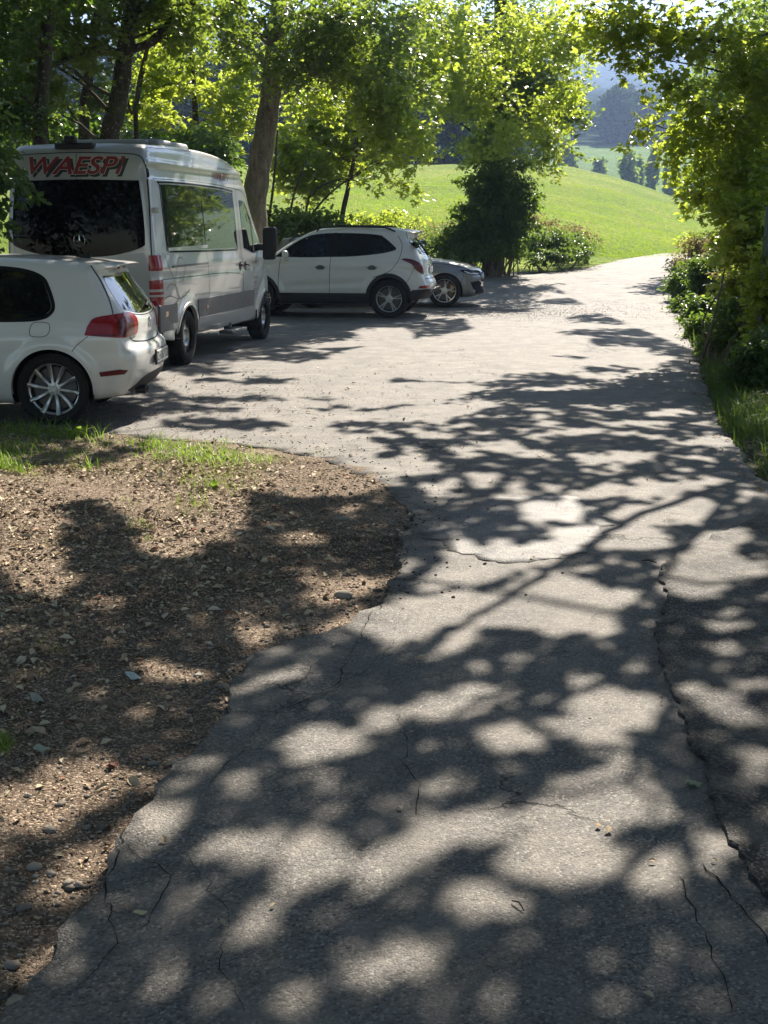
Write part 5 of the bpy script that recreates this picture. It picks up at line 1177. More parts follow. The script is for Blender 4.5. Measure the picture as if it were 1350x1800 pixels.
tree('leaning_tree', 'leaning tree with thick lichen-spotted trunk rising behind the minibus bonnet', 'tree', trunk_px([(446, 385), (455, 300), (468, 220), (478, 150), (484, 80), (492, 0), (505, -120), (520, -300)], 27), [.32, .245, .22, .20, .17, .14, .10],
     [(480, -40, 26.5, 180, 75, 60), (590, 50, 26, 90, 50, 42), (400, 40, 27, 90, 50, 36), (520, 115, 26, 60, 34, 24), (650, 0, 26, 120, 60, 36), (540, -250, 27, 300, 150, 40), (690, 100, 25.5, 60, 60, 18), (740, 170, 25.5, 34, 40, 5)], 0, .11, 46, .42, 'mid', BARKL, None, 1, 22, maple=True, droop=.6,
     boughs=[([(735, 225, 27, 16, 50, 10, .6), (712, 320, 27, 10, 26, 4, .4), (690, 280, 27, 16, 20, 4, .4), (650, 150, 27, 60, 50, 40), (600, 90, 27, 70, 40, 36), (680, 200, 27, 50, 50, 36), (740, 110, 28, 40, 60, 30), (560, 160, 28, 40, 40, 20), (650, 290, 27.5, 20, 10, 3, .4)], 'bright', .115, 40, .40, .7)],
     limbs=[([tp(474, 140, 27), tp(520, 128, 26.8), tp(570, 120, 26.5), tp(600, 108, 26)], .06, .02), ([tp(478, 150, 27), tp(455, 100, 27), tp(410, 70, 26.8), tp(360, 58, 26.5)], .06, .02)])
tree('thick_tree', 'thick dark tree trunk with a long sideways branch, second trunk from the left', 'tree', trunk_px([(192, 270), (204, 200), (214, 140), (222, 70), (236, -10), (250, -150), (260, -320)], 24), [.19, .17, .155, .14, .12, .09],
     [(210, -60, 24, 180, 80, 90), (110, 60, 23.5, 120, 50, 60), (310, 30, 24, 80, 60, 50), (240, -280, 24, 300, 150, 40), (60, 150, 23, 60, 50, 34)], 0, .115, 40, .40, 'mid', BARKD, WOOD, 2, 22, maple=True,
     limbs=[([tp(335, 0, 24), tp(300, 42, 24), tp(262, 76, 24), tp(205, 92, 24), tp(160, 88, 23.6), tp(100, 112, 23)], .10, .035), ([tp(210, 110, 24), tp(232, 200, 24.3), tp(246, 130, 24.5), tp(262, 70, 24.5)], .03, .02)])
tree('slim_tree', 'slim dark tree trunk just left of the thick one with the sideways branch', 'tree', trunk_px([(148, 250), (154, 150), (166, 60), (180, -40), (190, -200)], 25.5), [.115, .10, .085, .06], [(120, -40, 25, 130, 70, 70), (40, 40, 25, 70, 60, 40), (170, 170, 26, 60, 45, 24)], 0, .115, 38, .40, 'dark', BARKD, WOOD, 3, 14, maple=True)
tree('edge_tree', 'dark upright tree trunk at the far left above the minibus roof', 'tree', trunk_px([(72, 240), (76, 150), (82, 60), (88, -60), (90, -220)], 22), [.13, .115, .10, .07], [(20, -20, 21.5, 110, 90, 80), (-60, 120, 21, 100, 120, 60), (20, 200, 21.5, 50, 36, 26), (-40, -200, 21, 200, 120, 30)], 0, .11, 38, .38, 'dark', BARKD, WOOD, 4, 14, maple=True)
tree('thin_tree', 'thin forked sapling stem standing between the thick trunk and the leaning tree', 'tree', trunk_px([(240, 240), (240, 190), (250, 130), (266, 60)], 26), [.05, .045, .035, .02], [(290, 120, 26.5, 60, 60, 26), (270, 190, 26.5, 50, 30, 14)], 0, .12, 36, .36, 'bright', BARKD, WOOD, 5, 8, maple=True)
tree('overhanging_tree', 'dark leafy bough drooping in front of the left corner of the minibus roof', 'tree', [foot(-7.6, 15.5), np.array([-7.4, 15.4, 3]), np.array([-7.0, 15.2, 6.5]), np.array([-6.6, 15, 9.5])], [.26, .22, .17, .1],
     [(-14, 262, 15, 26, 46, 14, .5), (22, 300, 15, 10, 26, 4, .3), (-30, 200, 15.3, 40, 60, 14), (-60, 380, 15, 50, 90, 18), (5, 350, 15.6, 8, 40, 3, .3), (-260, -100, 15, 200, 260, 70)], 0, .10, 34, .26, 'dark', BARKD, None, 6, 12, droop=.9)
bs = [(330, 120, 31, 62, 55, 40), (300, 60, 31, 60, 50, 34), (400, 190, 31, 50, 60, 44), (350, 250, 30, 60, 36, 30), (420, 110, 31, 40, 60, 30), (250, 170, 31, 34, 50, 16), (380, 330, 30, 40, 60, 24)]
tree('backlit_maple', 'yellow-green backlit maple foliage behind the thick trunk and minibus roof', 'tree', trunk_px([(350, 330), (345, 240), (340, 140), (330, 40)], 31), [.09, .08, .06, .03], bs, 0, .14, 34, .42, 'bright', BARKD, None, 7, 14, maple=True)
bs = [(560, 210, 32, 62, 55, 50), (640, 180, 32, 60, 60, 50), (540, 300, 31, 50, 55, 44), (610, 270, 32, 70, 40, 40), (700, 230, 31, 44, 50, 32), (600, 120, 33, 70, 40, 30), (500, 260, 31, 26, 70, 24), (710, 120, 32, 60, 50, 30)]
tree('backlit_sapling', 'bright yellow-green backlit young tree standing right of the leaning trunk', 'tree', trunk_px([(600, 400), (612, 330), (625, 260), (630, 160)], 31), [.07, .06, .045, .03], bs, 0, .14, 34, .42, 'bright', BARKD, None, 8, 16, maple=True,
     limbs=[([tp(535, 395, 30.5), tp(548, 340, 30.5), tp(600, 315, 30.5), tp(650, 325, 30.5)], .03, .012), ([tp(536, 395, 30.5), tp(570, 350, 30.5), tp(620, 310, 30.5), tp(680, 280, 30)], .03, .012), ([tp(470, 400, 30), tp(480, 330, 30), tp(488, 230, 30)], .035, .02), ([tp(505, 400, 30), tp(520, 330, 30), tp(545, 270, 30)], .03, .015)])
# the big maple over the bush where the road bends
tree('roadside_maple', 'large dense green maple overhanging the ivy bush where the road bends', 'tree', trunk_px([(868, 400), (872, 300), (878, 200), (880, 80), (882, -80), (882, -260)], 39), [.34, .30, .27, .24, .18, .12],
     [(860, 60, 39, 150, 100, 140), (900, 185, 38.5, 110, 64, 84), (805, 165, 38, 60, 40, 30), (850, 255, 38, 60, 28, 26), (950, 130, 38, 66, 80, 60), (990, 210, 38.5, 34, 60, 22), (880, -120, 39, 240, 130, 50), (910, 285, 38, 34, 18, 8), (720, 60, 39, 60, 80, 50)], 0, .135, 46, .55, 'mid', BARKD, None, 10, 26, maple=True, droop=.5,
     boughs=[([(960, 250, 35, 30, 50, 18), (1000, 60, 34.5, 60, 50, 40), (910, 50, 34, 90, 50, 40), (836, 262, 35.5, 22, 16, 6), (965, 180, 34.5, 30, 40, 14), (790, 130, 35, 60, 60, 44), (1012, 150, 35, 14, 40, 8), (860, 150, 35, 60, 60, 26), (770, 40, 35, 60, 50, 34), (900, 240, 35.5, 50, 30, 14)], 'bright', .125, 38, .42, .7)])
def bush(name, label, blobs, mat, lsize, k, crad, seed, stems=10, cat='bush', group=None, bk=BARK, droop=.2, flat=.6, maple=False):
    px, py, Y = blobs[0][:3]; c = at(px, py, Y); f = foot(c[0], c[1]); r = np.random.default_rng(seed); limbs = []
    for _ in range(stems):
        b = blobs[r.integers(len(blobs))]; q = at(b[0] + r.normal(0, b[3] * .5), b[1] + r.normal(0, b[4] * .4), b[2]); g = foot(q[0] * .35 + f[0] * .65 + r.normal(0, .25), q[1] * .5 + f[1] * .5 + r.normal(0, .3)); limbs.append(([g, (g + q) / 2 + r.normal(0, .15, 3), q], .022, .006))
    return tree(name, label, cat, [f], [.1], blobs, 0, lsize, k, crad, mat, bk, group, seed, 0, maple=maple, droop=droop, limbs=limbs, minz=float(f[2]) + .05, flat=flat)
STALK = bark('dry_stalk', (.12, .09, .06), (.28, .22, .15))
bush('ivy_bush', 'rounded dark ivy-covered bush standing at the bend under the maple', [(870, 375, 38, 70, 56, 200), (872, 318, 38, 66, 34, 80), (862, 425, 38, 78, 32, 130), (930, 365, 38, 20, 40, 16)], 'hedge', .12, 40, .28, 21, 24, bk=STALK)
bush('bramble_bush', 'low brown and green bramble mound left of the ivy bush beside the tarmac', [(800, 425, 38.2, 52, 28, 90), (760, 440, 38, 44, 16, 46), (840, 440, 37.6, 60, 16, 60), (790, 450, 37.3, 70, 8, 50), (815, 410, 38.2, 36, 24, 50)], 'hedge', .09, 34, .30, 22, 60, bk=STALK)
bush('dry_bramble', 'dry straw-coloured bramble behind the tail of the white suv', [(790, 405, 40, 46, 18, 20), (740, 425, 39.5, 50, 16, 20), (700, 410, 40, 40, 14, 12)], 'dry', .08, 30, .32, 23, 24)
bush('bank_bush', 'low green bush on the bank right of the ivy bush', [(965, 425, 40.5, 46, 26, 90), (1010, 432, 41.5, 34, 20, 44), (965, 447, 39.6, 50, 8, 46), (1015, 445, 40.5, 36, 7, 30)], 'hedge', .10, 36, .32, 24, 12)
bush('pale_bank_bush', 'pale yellow-green weeds topping the bank next to the bend', [(1000, 410, 43, 44, 16, 20), (1030, 432, 43, 26, 14, 10), (950, 395, 42, 30, 16, 12)], 'dry', .10, 28, .34, 25, 12)
bush('roadside_shrub', 'leafy green shrub behind the windscreen of the white suv', [(500, 395, 30, 50, 28, 44), (560, 390, 30.5, 50, 22, 34), (450, 420, 29.5, 30, 30, 22)], 'mid', .12, 34, .34, 26, 14, maple=True)
bush('meadow_edge_shrub', 'sparse yellow-green shrub along the meadow edge above the white suv roof', [(640, 385, 36, 60, 16, 24), (700, 388, 38, 50, 16, 20)], 'bright', .12, 28, .34, 27, 12)
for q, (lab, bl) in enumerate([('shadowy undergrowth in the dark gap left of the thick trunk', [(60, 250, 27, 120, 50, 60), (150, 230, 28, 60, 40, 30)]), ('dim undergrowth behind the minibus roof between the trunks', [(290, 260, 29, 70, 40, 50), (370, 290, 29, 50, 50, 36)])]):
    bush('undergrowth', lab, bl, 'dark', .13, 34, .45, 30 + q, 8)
# right-hand side of the road
tree('right_maple', 'large roadside maple with backlit leaves filling the upper right corner', 'tree', [foot(7.6, 19.5), np.array([7.5, 19.4, 3]), np.array([7.3, 19.3, 6.0]), np.array([7.2, 19, 9])], [.24, .20, .16, .10],
     [(1290, 215, 18, 76, 56, 60), (1330, 120, 17.5, 50, 60, 40), (1220, 60, 18, 90, 30, 26), (1120, 40, 18, 80, 34, 26), (1310, 300, 17.5, 56, 40, 40), (1200, 140, 18, 34, 26, 8), (1150, 110, 18, 28, 26, 6), (1140, 215, 18, 24, 14, 4), (1190, 245, 18, 46, 16, 9), (1230, 300, 18, 40, 20, 10), (1210, 195, 18, 26, 26, 6), (1060, 20, 18.5, 60, 34, 16), (1350, -60, 18, 220, 60, 24), (1340, 380, 17, 40, 36, 24), (1240, 340, 18, 26, 14, 5), (1090, 90, 18, 26, 20, 4), (1500, 200, 18, 100, 160, 22)], 0, .105, 30, .30, 'bright', BARKD, None, 12, 20, maple=True, droop=.8,
     limbs=[([tp(1560, 40, 18), tp(1440, 60, 18), tp(1350, 62, 18), tp(1290, 70, 18), tp(1235, 70, 18), tp(1190, 58, 18), tp(1150, 48, 18)], .05, .015)])
bush('right_hedge', 'hedge of broad leaves below the right maple', [(1310, 370, 17, 44, 30, 36), (1335, 430, 16.5, 46, 50, 60), (1290, 430, 19, 36, 34, 34), (1370, 520, 15.5, 60, 90, 90), (1315, 500, 18, 36, 40, 44)], 'bright', .10, 34, .26, 41, 14, maple=True)
bush('bramble_hedge', 'bramble and nettle bank leaning over the right road edge near the bend', [(1215, 500, 30, 38, 34, 130), (1212, 545, 27, 24, 26, 60), (1250, 550, 24, 44, 36, 120), (1250, 480, 27, 48, 34, 110), (1240, 590, 21, 26, 30, 60)], 'hedge', .09, 36, .24, 42, 30)
bush('flowering_weeds', 'straw and yellow weeds topping the right bank at the bend', [(1230, 440, 31, 40, 22, 44), (1270, 440, 28, 34, 24, 40), (1205, 462, 33, 24, 14, 20), (1300, 480, 24, 30, 30, 24)], 'dry', .08, 28, .26, 43, 20)
bush('green_weeds', 'bright nettles standing on the right bank by the bend', [(1225, 425, 32, 34, 18, 16), (1190, 480, 33, 14, 20, 12)], 'bright', .09, 26, .24, 44, 8)
bush('shaded_bank', 'dim tangle of brown stems and leaves along the right verge', [(1300, 570, 17.5, 46, 44, 110), (1345, 630, 14, 50, 44, 90), (1270, 610, 18, 30, 28, 60), (1310, 670, 14, 30, 24, 34)], 'hedge', .075, 30, .20, 45, 130, bk=STALK)
# crowns that reach over the road, out of the picture: hung along the sun's rays of the traced shade
def canopy(region, N, hmin, hmax, seed, size, part):
    r = np.random.default_rng(seed); gx0, gx1, gy0, gy1 = region
    X = r.uniform(gx0, gx1, N); Y = r.uniform(gy0, gy1, N); z = base(X, Y); G = np.c_[X, Y, z]; px, py, dep = project(G)
    vis = (px > -60) & (px < CW + 60) & (py < CH + 150); thin = ((X > 4.4) & (vn2(X * .8, Y * .6) < .93)) | ((X < 2.5) & (Y > 15) & (vn2(X * 1.1 + 9, Y * .6) < .5)); dk, hf = shade2(px, py); dark = np.where(vis, dk & (r.random(N) < np.where(hf, .66, .985)), vn(X * .9, Y * .55) > .25)
    hm = np.maximum(hmin, (CAMH + .180 * (Y + 1.0)) / (1 - .180 * 1.13) + .25); clump = vn2(X * 1.3 + 50, Y * .7) * .6 + r.random(N) * .4
    h = hm + (hmax - hmin) * clump; P = G + SD * (h / SD[2])[:, None]; m = dark & part(P) & ~thin; return P[m]
def overtree(name, label, trunk, rad, P, seed, size, mat, group=None, boughs=()):
    r = np.random.default_rng(seed); root = empty(name); off = np.array(trunk[0]); root.location = tuple(float(v) for v in off); tag(root, label, 'tree', group)
    tb = MB(); Tk = catmull_n(np.array(trunk, float), 5); tb.tube(Tk - off, np.interp(np.linspace(0, 1, len(Tk)), np.linspace(0, 1, len(rad)), rad), 12, cap=False)
    for i in r.choice(len(P), 34, replace=False):
        j = r.integers(len(Tk) // 2, len(Tk)); a, b = Tk[j], P[i]; g_ = ground_of(a + (b - a) * np.linspace(.1, 1, 12)[:, None]); gx_, gy_, _ = project(g_)
        if (~shade(gx_, gy_) & (gy_ < 1000) & (gy_ > 440) & (gx_ > 0) & (gx_ < CW)).sum() > 1: continue
        limb(tb, a - off, b - off, .06, .012, .05)
    for (w, h, L) in boughs:                                     # boughs whose shadows cross the road
        G = np.array([gp(*q) for q in L]); Q = catmull_n(G + SD * (np.linspace(h, h * .9, len(G)) / SD[2])[:, None], 5); Q = Q + r.normal(0, .02, Q.shape); tb.tube(Q - off, np.linspace(w, w * .4, len(Q)), 7, cap=False)
    tb.build('trunk', BARKD, root); n = len(P); V, F_ = leaf_mesh(P - off, size * r.uniform(.75, 1.25, n), rvec(n, r), SD + r.normal(0, .55, (n, 3)), wid=.8, simple=True); mesh_np('crown', V, F_, LM[mat], root, smooth=False)
PC = canopy((-9, 9.5, -7, 36), 820000, 5.0, 6.8, 77, .12, lambda P: np.ones(len(P), bool))
sideL = PC[:, 0] < .5 + .6 * (vn(PC[:, 1] * .5, PC[:, 2] * .3) - .5)
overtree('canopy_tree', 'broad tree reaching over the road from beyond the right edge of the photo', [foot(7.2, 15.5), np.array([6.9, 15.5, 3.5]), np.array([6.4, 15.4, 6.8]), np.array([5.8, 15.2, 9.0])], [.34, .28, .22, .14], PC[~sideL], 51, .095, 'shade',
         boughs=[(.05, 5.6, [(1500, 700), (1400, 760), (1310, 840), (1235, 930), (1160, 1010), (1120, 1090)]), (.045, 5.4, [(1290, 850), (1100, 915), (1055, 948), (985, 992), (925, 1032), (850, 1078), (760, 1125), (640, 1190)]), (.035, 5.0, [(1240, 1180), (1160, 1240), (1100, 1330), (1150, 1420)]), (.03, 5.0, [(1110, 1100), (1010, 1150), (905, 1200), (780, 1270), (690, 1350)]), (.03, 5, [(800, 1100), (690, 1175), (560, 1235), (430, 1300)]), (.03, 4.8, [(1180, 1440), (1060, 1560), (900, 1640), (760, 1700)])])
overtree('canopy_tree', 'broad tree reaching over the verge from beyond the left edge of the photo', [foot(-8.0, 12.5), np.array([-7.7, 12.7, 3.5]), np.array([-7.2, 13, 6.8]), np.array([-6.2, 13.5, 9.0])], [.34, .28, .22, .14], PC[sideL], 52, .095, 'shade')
# the wood behind the camera and to its sides, seen in the glass and shading the sky light
for q, (x, y, h, w) in enumerate([(-9, 2, 11, 4.5), (7, -6, 12, 5), (-12, 8, 11, 4.5), (9.5, 3, 10, 4), (10, 9, 9, 3.5), (11.5, 24, 9, 4), (10.8, 38, 8, 2.8), (13, 44, 9, 3.5), (-14, 16, 12, 5), (-16, 26, 13, 5.5), (-11.5, 21.5, 9, 3.2), (-13.5, 33, 9, 4)]):
    r = np.random.default_rng(200 + q); n = 620; u = rvec(n, r) * (r.random(n) ** .4)[:, None]; C = np.array([x, y, h * .62]) + u * [w, w, h * .42]
    P, sz, tip, nr = clusters(C, 26, .6, .22, r); m = keeps(P, True); P, sz, tip, nr = P[m], sz[m], tip[m], nr[m]; f = foot(x, y)
    root = empty('woodland_tree', tuple(f)); tag(root, ['woodland tree hidden left of the verge', 'woodland tree hidden behind the viewer to the right', 'woodland tree hidden left of the hatchback', 'woodland tree hidden right of the near road', 'woodland tree hidden right of the coarse tarmac strip', 'woodland tree hidden behind the right maple', 'tree behind the hedge, seen mirrored in the minibus side window', 'woodland tree hidden behind the right hedge at the bend', 'woodland tree hidden left of the minibus', 'woodland tree hidden far left in the wood', 'woodland tree hidden left of the minibus front', 'woodland tree hidden left of the leaning tree'][min(q, 11)], 'tree', 'woodland trees around the parking place')
    tb = MB(); tb.tube([(0, 0, 0), (.1, 0, h * .3), (0, .1, h * .7)], [.3, .24, .12], 10, cap=False)
    for i in r.choice(n, 12): limb(tb, (0, .05, h * r.uniform(.25, .55)), C[i] - f, .07, .02, .05)
    tb.build('trunk', BARKD, root); V, F_ = leaf_mesh(P - f, sz, tip, nr, simple=True); mesh_np('crown', V, F_, LM['mid'], root, smooth=False)
# ------------------------------------------------------------------ far woods and valley trees
def farwood(name, label, cols, N, size, mat, seed, cone=.45):
    r = np.random.default_rng(seed); Ps = []
    for (px, Y, top, wpx, n) in cols:
        x = (px - 675) / 2300 * Y; g = TZ(x, Y); zt = at(px, top, Y)[2]; w = wpx / 2300 * Y; hh = (zt - g) / 2
        u = rvec(n, r) * (r.random(n) ** .4)[:, None]; u[:, 0] *= (1 - cone * np.clip(u[:, 2], -1, 1)); Ps.append(np.array([x, Y, g + hh * .95]) + u * [w, w, hh])
    P = np.concatenate(Ps); n = len(P); V, F_ = leaf_mesh(P, size * r.uniform(.6, 1.4, n), rvec(n, r) - [0, 0, .5], rvec(n, r) + [0, -.4, .6], wid=.9, simple=True)
    return tag(mesh_np(name, V, F_, mat, smooth=False), label, 'wood', kind='stuff')
r = np.random.default_rng(5); cols = []
for k in range(46): px = -160 + k * 24 + r.normal(0, 8); Y = 124 + r.uniform(0, 26); cols.append((px, Y, r.uniform(-60, 110), r.uniform(24, 40), 700))
for k in range(20): px = -140 + k * 54; cols.append((px, 123, 240 + r.uniform(-20, 20), 40, 260))
farwood('meadow_edge_wood', 'dark mixed wood standing along the top of the meadow behind the trees', cols, 0, .75, LM['far'], 61)
cols = []
for k in range(60): px = 930 + k * 5.4 + r.normal(0, 5); Y = r.uniform(440, 560); cols.append((px, Y, 205 - 62 * math.exp(-((px - 1085) / 50) ** 2) + r.uniform(-8, 30), r.uniform(18, 30), 620))
farwood('hazy_wood', 'hazy bluish mixed wood on the slope beyond the valley meadow', cols, 0, 1.7, LM['far'], 62, .15)
def vtree(label, px, base_py, top, wpx, Y, seed, n=900, size=.9):
    r = np.random.default_rng(seed); x = (px - 675) / 2300 * Y; g = TZ(x, Y); zt = at(px, top, Y)[2]; w = wpx / 2300 * Y; h = zt - g
    root = empty('valley_tree', (x, Y, g)); tag(root, label, 'tree', 'trees on the valley meadow')
    tb = MB(); tb.tube([(0, 0, -.3), (.1, 0, h * .4), (0, 0, h * .85)], [h * .03, h * .022, h * .008], 8, cap=False); 
    for _ in range(8): a = r.uniform(0, 6.28); z = r.uniform(.2, .6) * h; tb.tube([(0, 0, z), (math.cos(a) * w * .7, math.sin(a) * w * .7, z + h * .18)], [h * .012, h * .004], 6, cap=False)
    tb.build('trunk', BARKD, root); cl = rvec(26, r) * (r.random(26) ** .4)[:, None] * [w * .8, w * .8, h * .40] + [0, 0, h * .56]
    P = cl[r.integers(26, size=n)] + r.normal(0, 1, (n, 3)) * [w * .22, w * .22, h * .07]; V, F_ = leaf_mesh(P, size * r.uniform(.6, 1.4, n), rvec(n, r), rvec(n, r) + [0, 0, .6], wid=.9, simple=True); mesh_np('crown', V, F_, LM['mid'], root, smooth=False)
for a in [('small round tree on the valley meadow, leftmost of its row', 1040, 288, 276, 13, 300, 71), ('pale loose tree between the small round one and the dark tall valley tree', 1092, 300, 257, 17, 270, 72), ('dark tall tree on the valley meadow, highest of its row', 1132, 310, 256, 14, 265, 73),
          ('pointed tree directly right of the dark tall one on the valley meadow', 1162, 318, 278, 12, 260, 74), ('wide low tree on the valley meadow, rightmost of its row', 1205, 330, 296, 26, 250, 75), ('dark rounded tree at the left end of the valley meadow beside the maple crown', 985, 285, 242, 20, 300, 76), ('second pale tree right behind the loose one on the valley meadow', 1108, 300, 265, 10, 280, 77)]: vtree(*a)
# ------------------------------------------------------------------ grass, litter, pebbles, small things
def blades(P, H, W_, r, lean=.5, seg=3):
    n = len(P); a = r.uniform(0, 2 * math.pi, n); d = np.c_[np.cos(a), np.sin(a), np.zeros(n)]; s = np.c_[-np.sin(a + .6), np.cos(a + .6), np.zeros(n)]
    ln = lean * r.uniform(.2, 1.4, n); rows = []
    for k in range(seg):
        t = k / seg; c = P + d * (H * ln * t ** 2)[:, None] + np.array([0, 0, 1]) * (H * (t - .35 * ln * t * t))[:, None]; w = W_ * (1 - t * .75); rows += [c - s * w[:, None] / 2, c + s * w[:, None] / 2]
    rows.append(P + d * (H * ln)[:, None] + np.array([0, 0, 1]) * (H * (1 - .38 * ln))[:, None]); V = np.stack(rows, 1).reshape(-1, 3); m = 2 * seg + 1; i = np.arange(n)[:, None] * m
    return V, [np.concatenate([i + [[2 * k, 2 * k + 1, 2 * k + 3, 2 * k + 2]] for k in range(seg - 1)]), i + [[2 * seg - 2, 2 * seg - 1, 2 * seg]]]
def scatter_px(L, r, zf):
    out = []; hs = []
    for (cx, cy_, rx, ry, n, h) in L:
        k = 0
        n = int(n * GD); u = r.normal(0, .5, (n, 2)); 
        for q in u:
            g = gp(cx + q[0] * rx, cy_ + q[1] * ry); out.append([g[0], g[1], 0]); hs.append(h)
    P = np.array(out); P[:, 2] = zf(P[:, 0], P[:, 1]) - .005; return P, np.array(hs) * r.uniform(.4, 1.25, len(hs))
zv = lambda x, y: np.maximum(verge_h(x, y), np.where(inpoly(x, y, ROAD), roadz(x, y), -9))
r = np.random.default_rng(91); GD = .66
P, H = scatter_px([(60, 765, 110, 12, 420, .17), (20, 800, 60, 20, 300, .14), (110, 800, 100, 26, 420, .08), (330, 800, 90, 22, 900, .11), (400, 812, 90, 18, 620, .09), (270, 785, 60, 8, 160, .16), (470, 806, 30, 10, 90, .07), (370, 860, 50, 26, 220, .08), (340, 900, 40, 20, 110, .07),
                    (160, 840, 16, 6, 30, .13), (155, 850, 8, 4, 16, .15), (10, 850, 40, 14, 260, .13), (40, 860, 20, 8, 70, .11), (245, 945, 26, 14, 70, .06), (262, 965, 8, 5, 22, .07), (6, 1310, 14, 16, 120, .07), (70, 1140, 60, 30, 70, .05), (560, 800, 20, 8, 30, .05), (230, 905, 20, 9, 30, .05), (180, 780, 60, 10, 160, .09), (130, 770, 60, 8, 120, .13)], r, zv)
P2, H2 = scatter_px([(370, 850, 90, 34, 900, .05), (300, 830, 160, 26, 700, .045), (430, 830, 60, 24, 420, .05), (120, 830, 120, 30, 600, .05), (60, 870, 80, 20, 260, .05), (330, 905, 60, 20, 260, .045), (240, 940, 50, 20, 140, .04), (60, 1180, 60, 30, 90, .04), (150, 990, 90, 30, 120, .04)], r, zv)
V, F_ = blades(P2, H2, H2 * .05 + .002, r, 1.7); tag(mesh_np('dry_grass', V, F_, LM['dry_grass'], smooth=False), 'short matted yellowing grass creeping over the upper dirt verge', 'grass', kind='stuff')
V, F_ = blades(P, H, H * .04 + .0024, r, 1.1); tag(mesh_np('verge_grass', V, F_, LM['grass'], smooth=False), 'sparse sunlit grass growing on the dirt verge beside the hatchback', 'grass', kind='stuff')
zt = lambda x, y: T(x, y); GD = 1.0
P, H = scatter_px([(1300, 700, 60, 50, 2600, .22), (1270, 660, 30, 40, 900, .20), (1330, 740, 40, 30, 700, .18), (1240, 620, 24, 30, 600, .25), (1300, 600, 60, 60, 1600, .35), (1215, 570, 16, 30, 300, .3), (1340, 660, 60, 60, 1500, .3), (1200, 520, 14, 30, 240, .3), (1345, 800, 20, 26, 160, .12), (1300, 712, 12, 8, 60, .32), (1400, 760, 60, 90, 900, .25)], r, zt)
k = ~inpoly(P[:, 0], P[:, 1], ROAD); P, H = P[k], H[k]
V, F_ = blades(P, H, H * .025 + .003, r, .9); tag(mesh_np('bank_grass', V, F_, LM['hedge'], smooth=False), 'rough grass in shade along the foot of the right bank', 'grass', kind='stuff')
# tall grass fringe at the foot of the meadow and long blades over it
n = 60000; px = r.uniform(540, 1260, n); Y = 44.5 + 34 * r.random(n) ** 1.5; x = (px - 675) / 2300 * Y; P = np.c_[x, Y, zt(x, Y) - .02]; H = r.uniform(.05, .13, n)
V, F_ = blades(P, H, H * .12 + .008, r, 1.0, 2); tag(mesh_np('meadow_grass', V, F_, LM['meadow'], smooth=False), 'bright uncut grass on the lower meadow slope', 'grass', kind='stuff')
# broad-leaved weed next to the hatchback wheel
def weed(label, px, py, s, n, seed):
    r = np.random.default_rng(seed); g = gp(px, py); g[2] = float(zv(g[0], g[1])); root = empty('broad_leaved_weed', g); tag(root, label, 'plant'); a = np.linspace(0, 2 * math.pi, n, endpoint=False) + r.normal(0, .3, n)
    for q in a:
        L = s * r.uniform(.7, 1.2); el = r.uniform(.5, 1.25); K = 6; V = []
        for j in range(K + 1):
            t = j / K; w = L * .13 * math.sin(math.pi * min(1, .12 + t * .88)) + .001; rr = L * t * math.cos(el) * (1 + .2 * t); z = L * t * math.sin(el) * (1 - .35 * t)
            for e, dz in ((-1, .25), (0, 0), (1, .25)): V.append((rr * math.cos(q) - e * w * math.sin(q), rr * math.sin(q) + e * w * math.cos(q), z + abs(e) * w * dz))
        F_ = [(j * 3 + e, j * 3 + e + 1, j * 3 + e + 4, j * 3 + e + 3) for j in range(K) for e in (0, 1)]; mesh_np('leaf', V, F_, LM['grass'], root)
weed('bright green broad-leaved weed at the verge edge below the hatchback wheel', 132, 768, .20, 11, 1)
weed('small leafy weed in the dirt below the grass strip', 375, 868, .09, 9, 2)
# dead leaves
M_LIT = rockmat('dead_leaf', [(0, (.17, .11, .07)), (.25, (.34, .24, .15)), (.6, (.56, .44, .28)), (.95, (.72, .62, .44)), (1, (.42, .12, .05))], .75)
def litter(P, size, r, name, label, mat, tilt=.38, wid=.55):
    n = len(P); V, F_ = leaf_mesh(P, size, np.c_[r.normal(0, 1, (n, 2)), r.normal(0, .22, n)], np.array([0, 0, 1.0]) + r.normal(0, tilt, (n, 3)), wid=wid, fold=.14)
    tag(mesh_np(name, V, F_, mat, smooth=False), label, 'leaves', kind='stuff')
n = 90000; X = r.uniform(-6, .5, n); Y = 2.3 + (11.6 - 2.3) * r.random(n); px, py, _ = project(np.c_[X, Y, np.zeros(n)])
d = segdist(X, Y, edgeL, closed=False); ins = inpoly(X, Y, ROAD); dens = .22 + .78 * sm(.25, 1.3, d); dens *= .12 + 1.3 * sm(.25, .75, vn(X * 1.1, Y * 1.1) * .6 + vn2(X * 3.1, Y * 3.1) * .4)
k = ~ins & (r.random(n) < dens) & (px > -40) & (px < 760); X, Y = X[k], Y[k]; sz = np.clip(r.lognormal(math.log(.021), .50, len(X)), .007, .065)
litter(np.c_[X, Y, zv(X, Y) + .003 + sz * .12], sz, r, 'leaf_litter', 'dry brown leaf litter strewn over the dirt verge', M_LIT)
n = 90000; X = r.uniform(-6, .5, n); Y = 2.2 + 7.6 * r.random(n) ** 1.2; px, py, _ = project(np.c_[X, Y, np.zeros(n)]); k = ~inpoly(X, Y, ROAD) & (px > -40) & (px < 760); X, Y = X[k], Y[k]
sz = r.uniform(.006, .020, len(X)); litter(np.c_[X, Y, zv(X, Y) + .003], sz, r, 'bark_crumbs', 'fine chips of bark, stems and crumbled leaf covering the dirt verge', M_LIT, .5, .3)
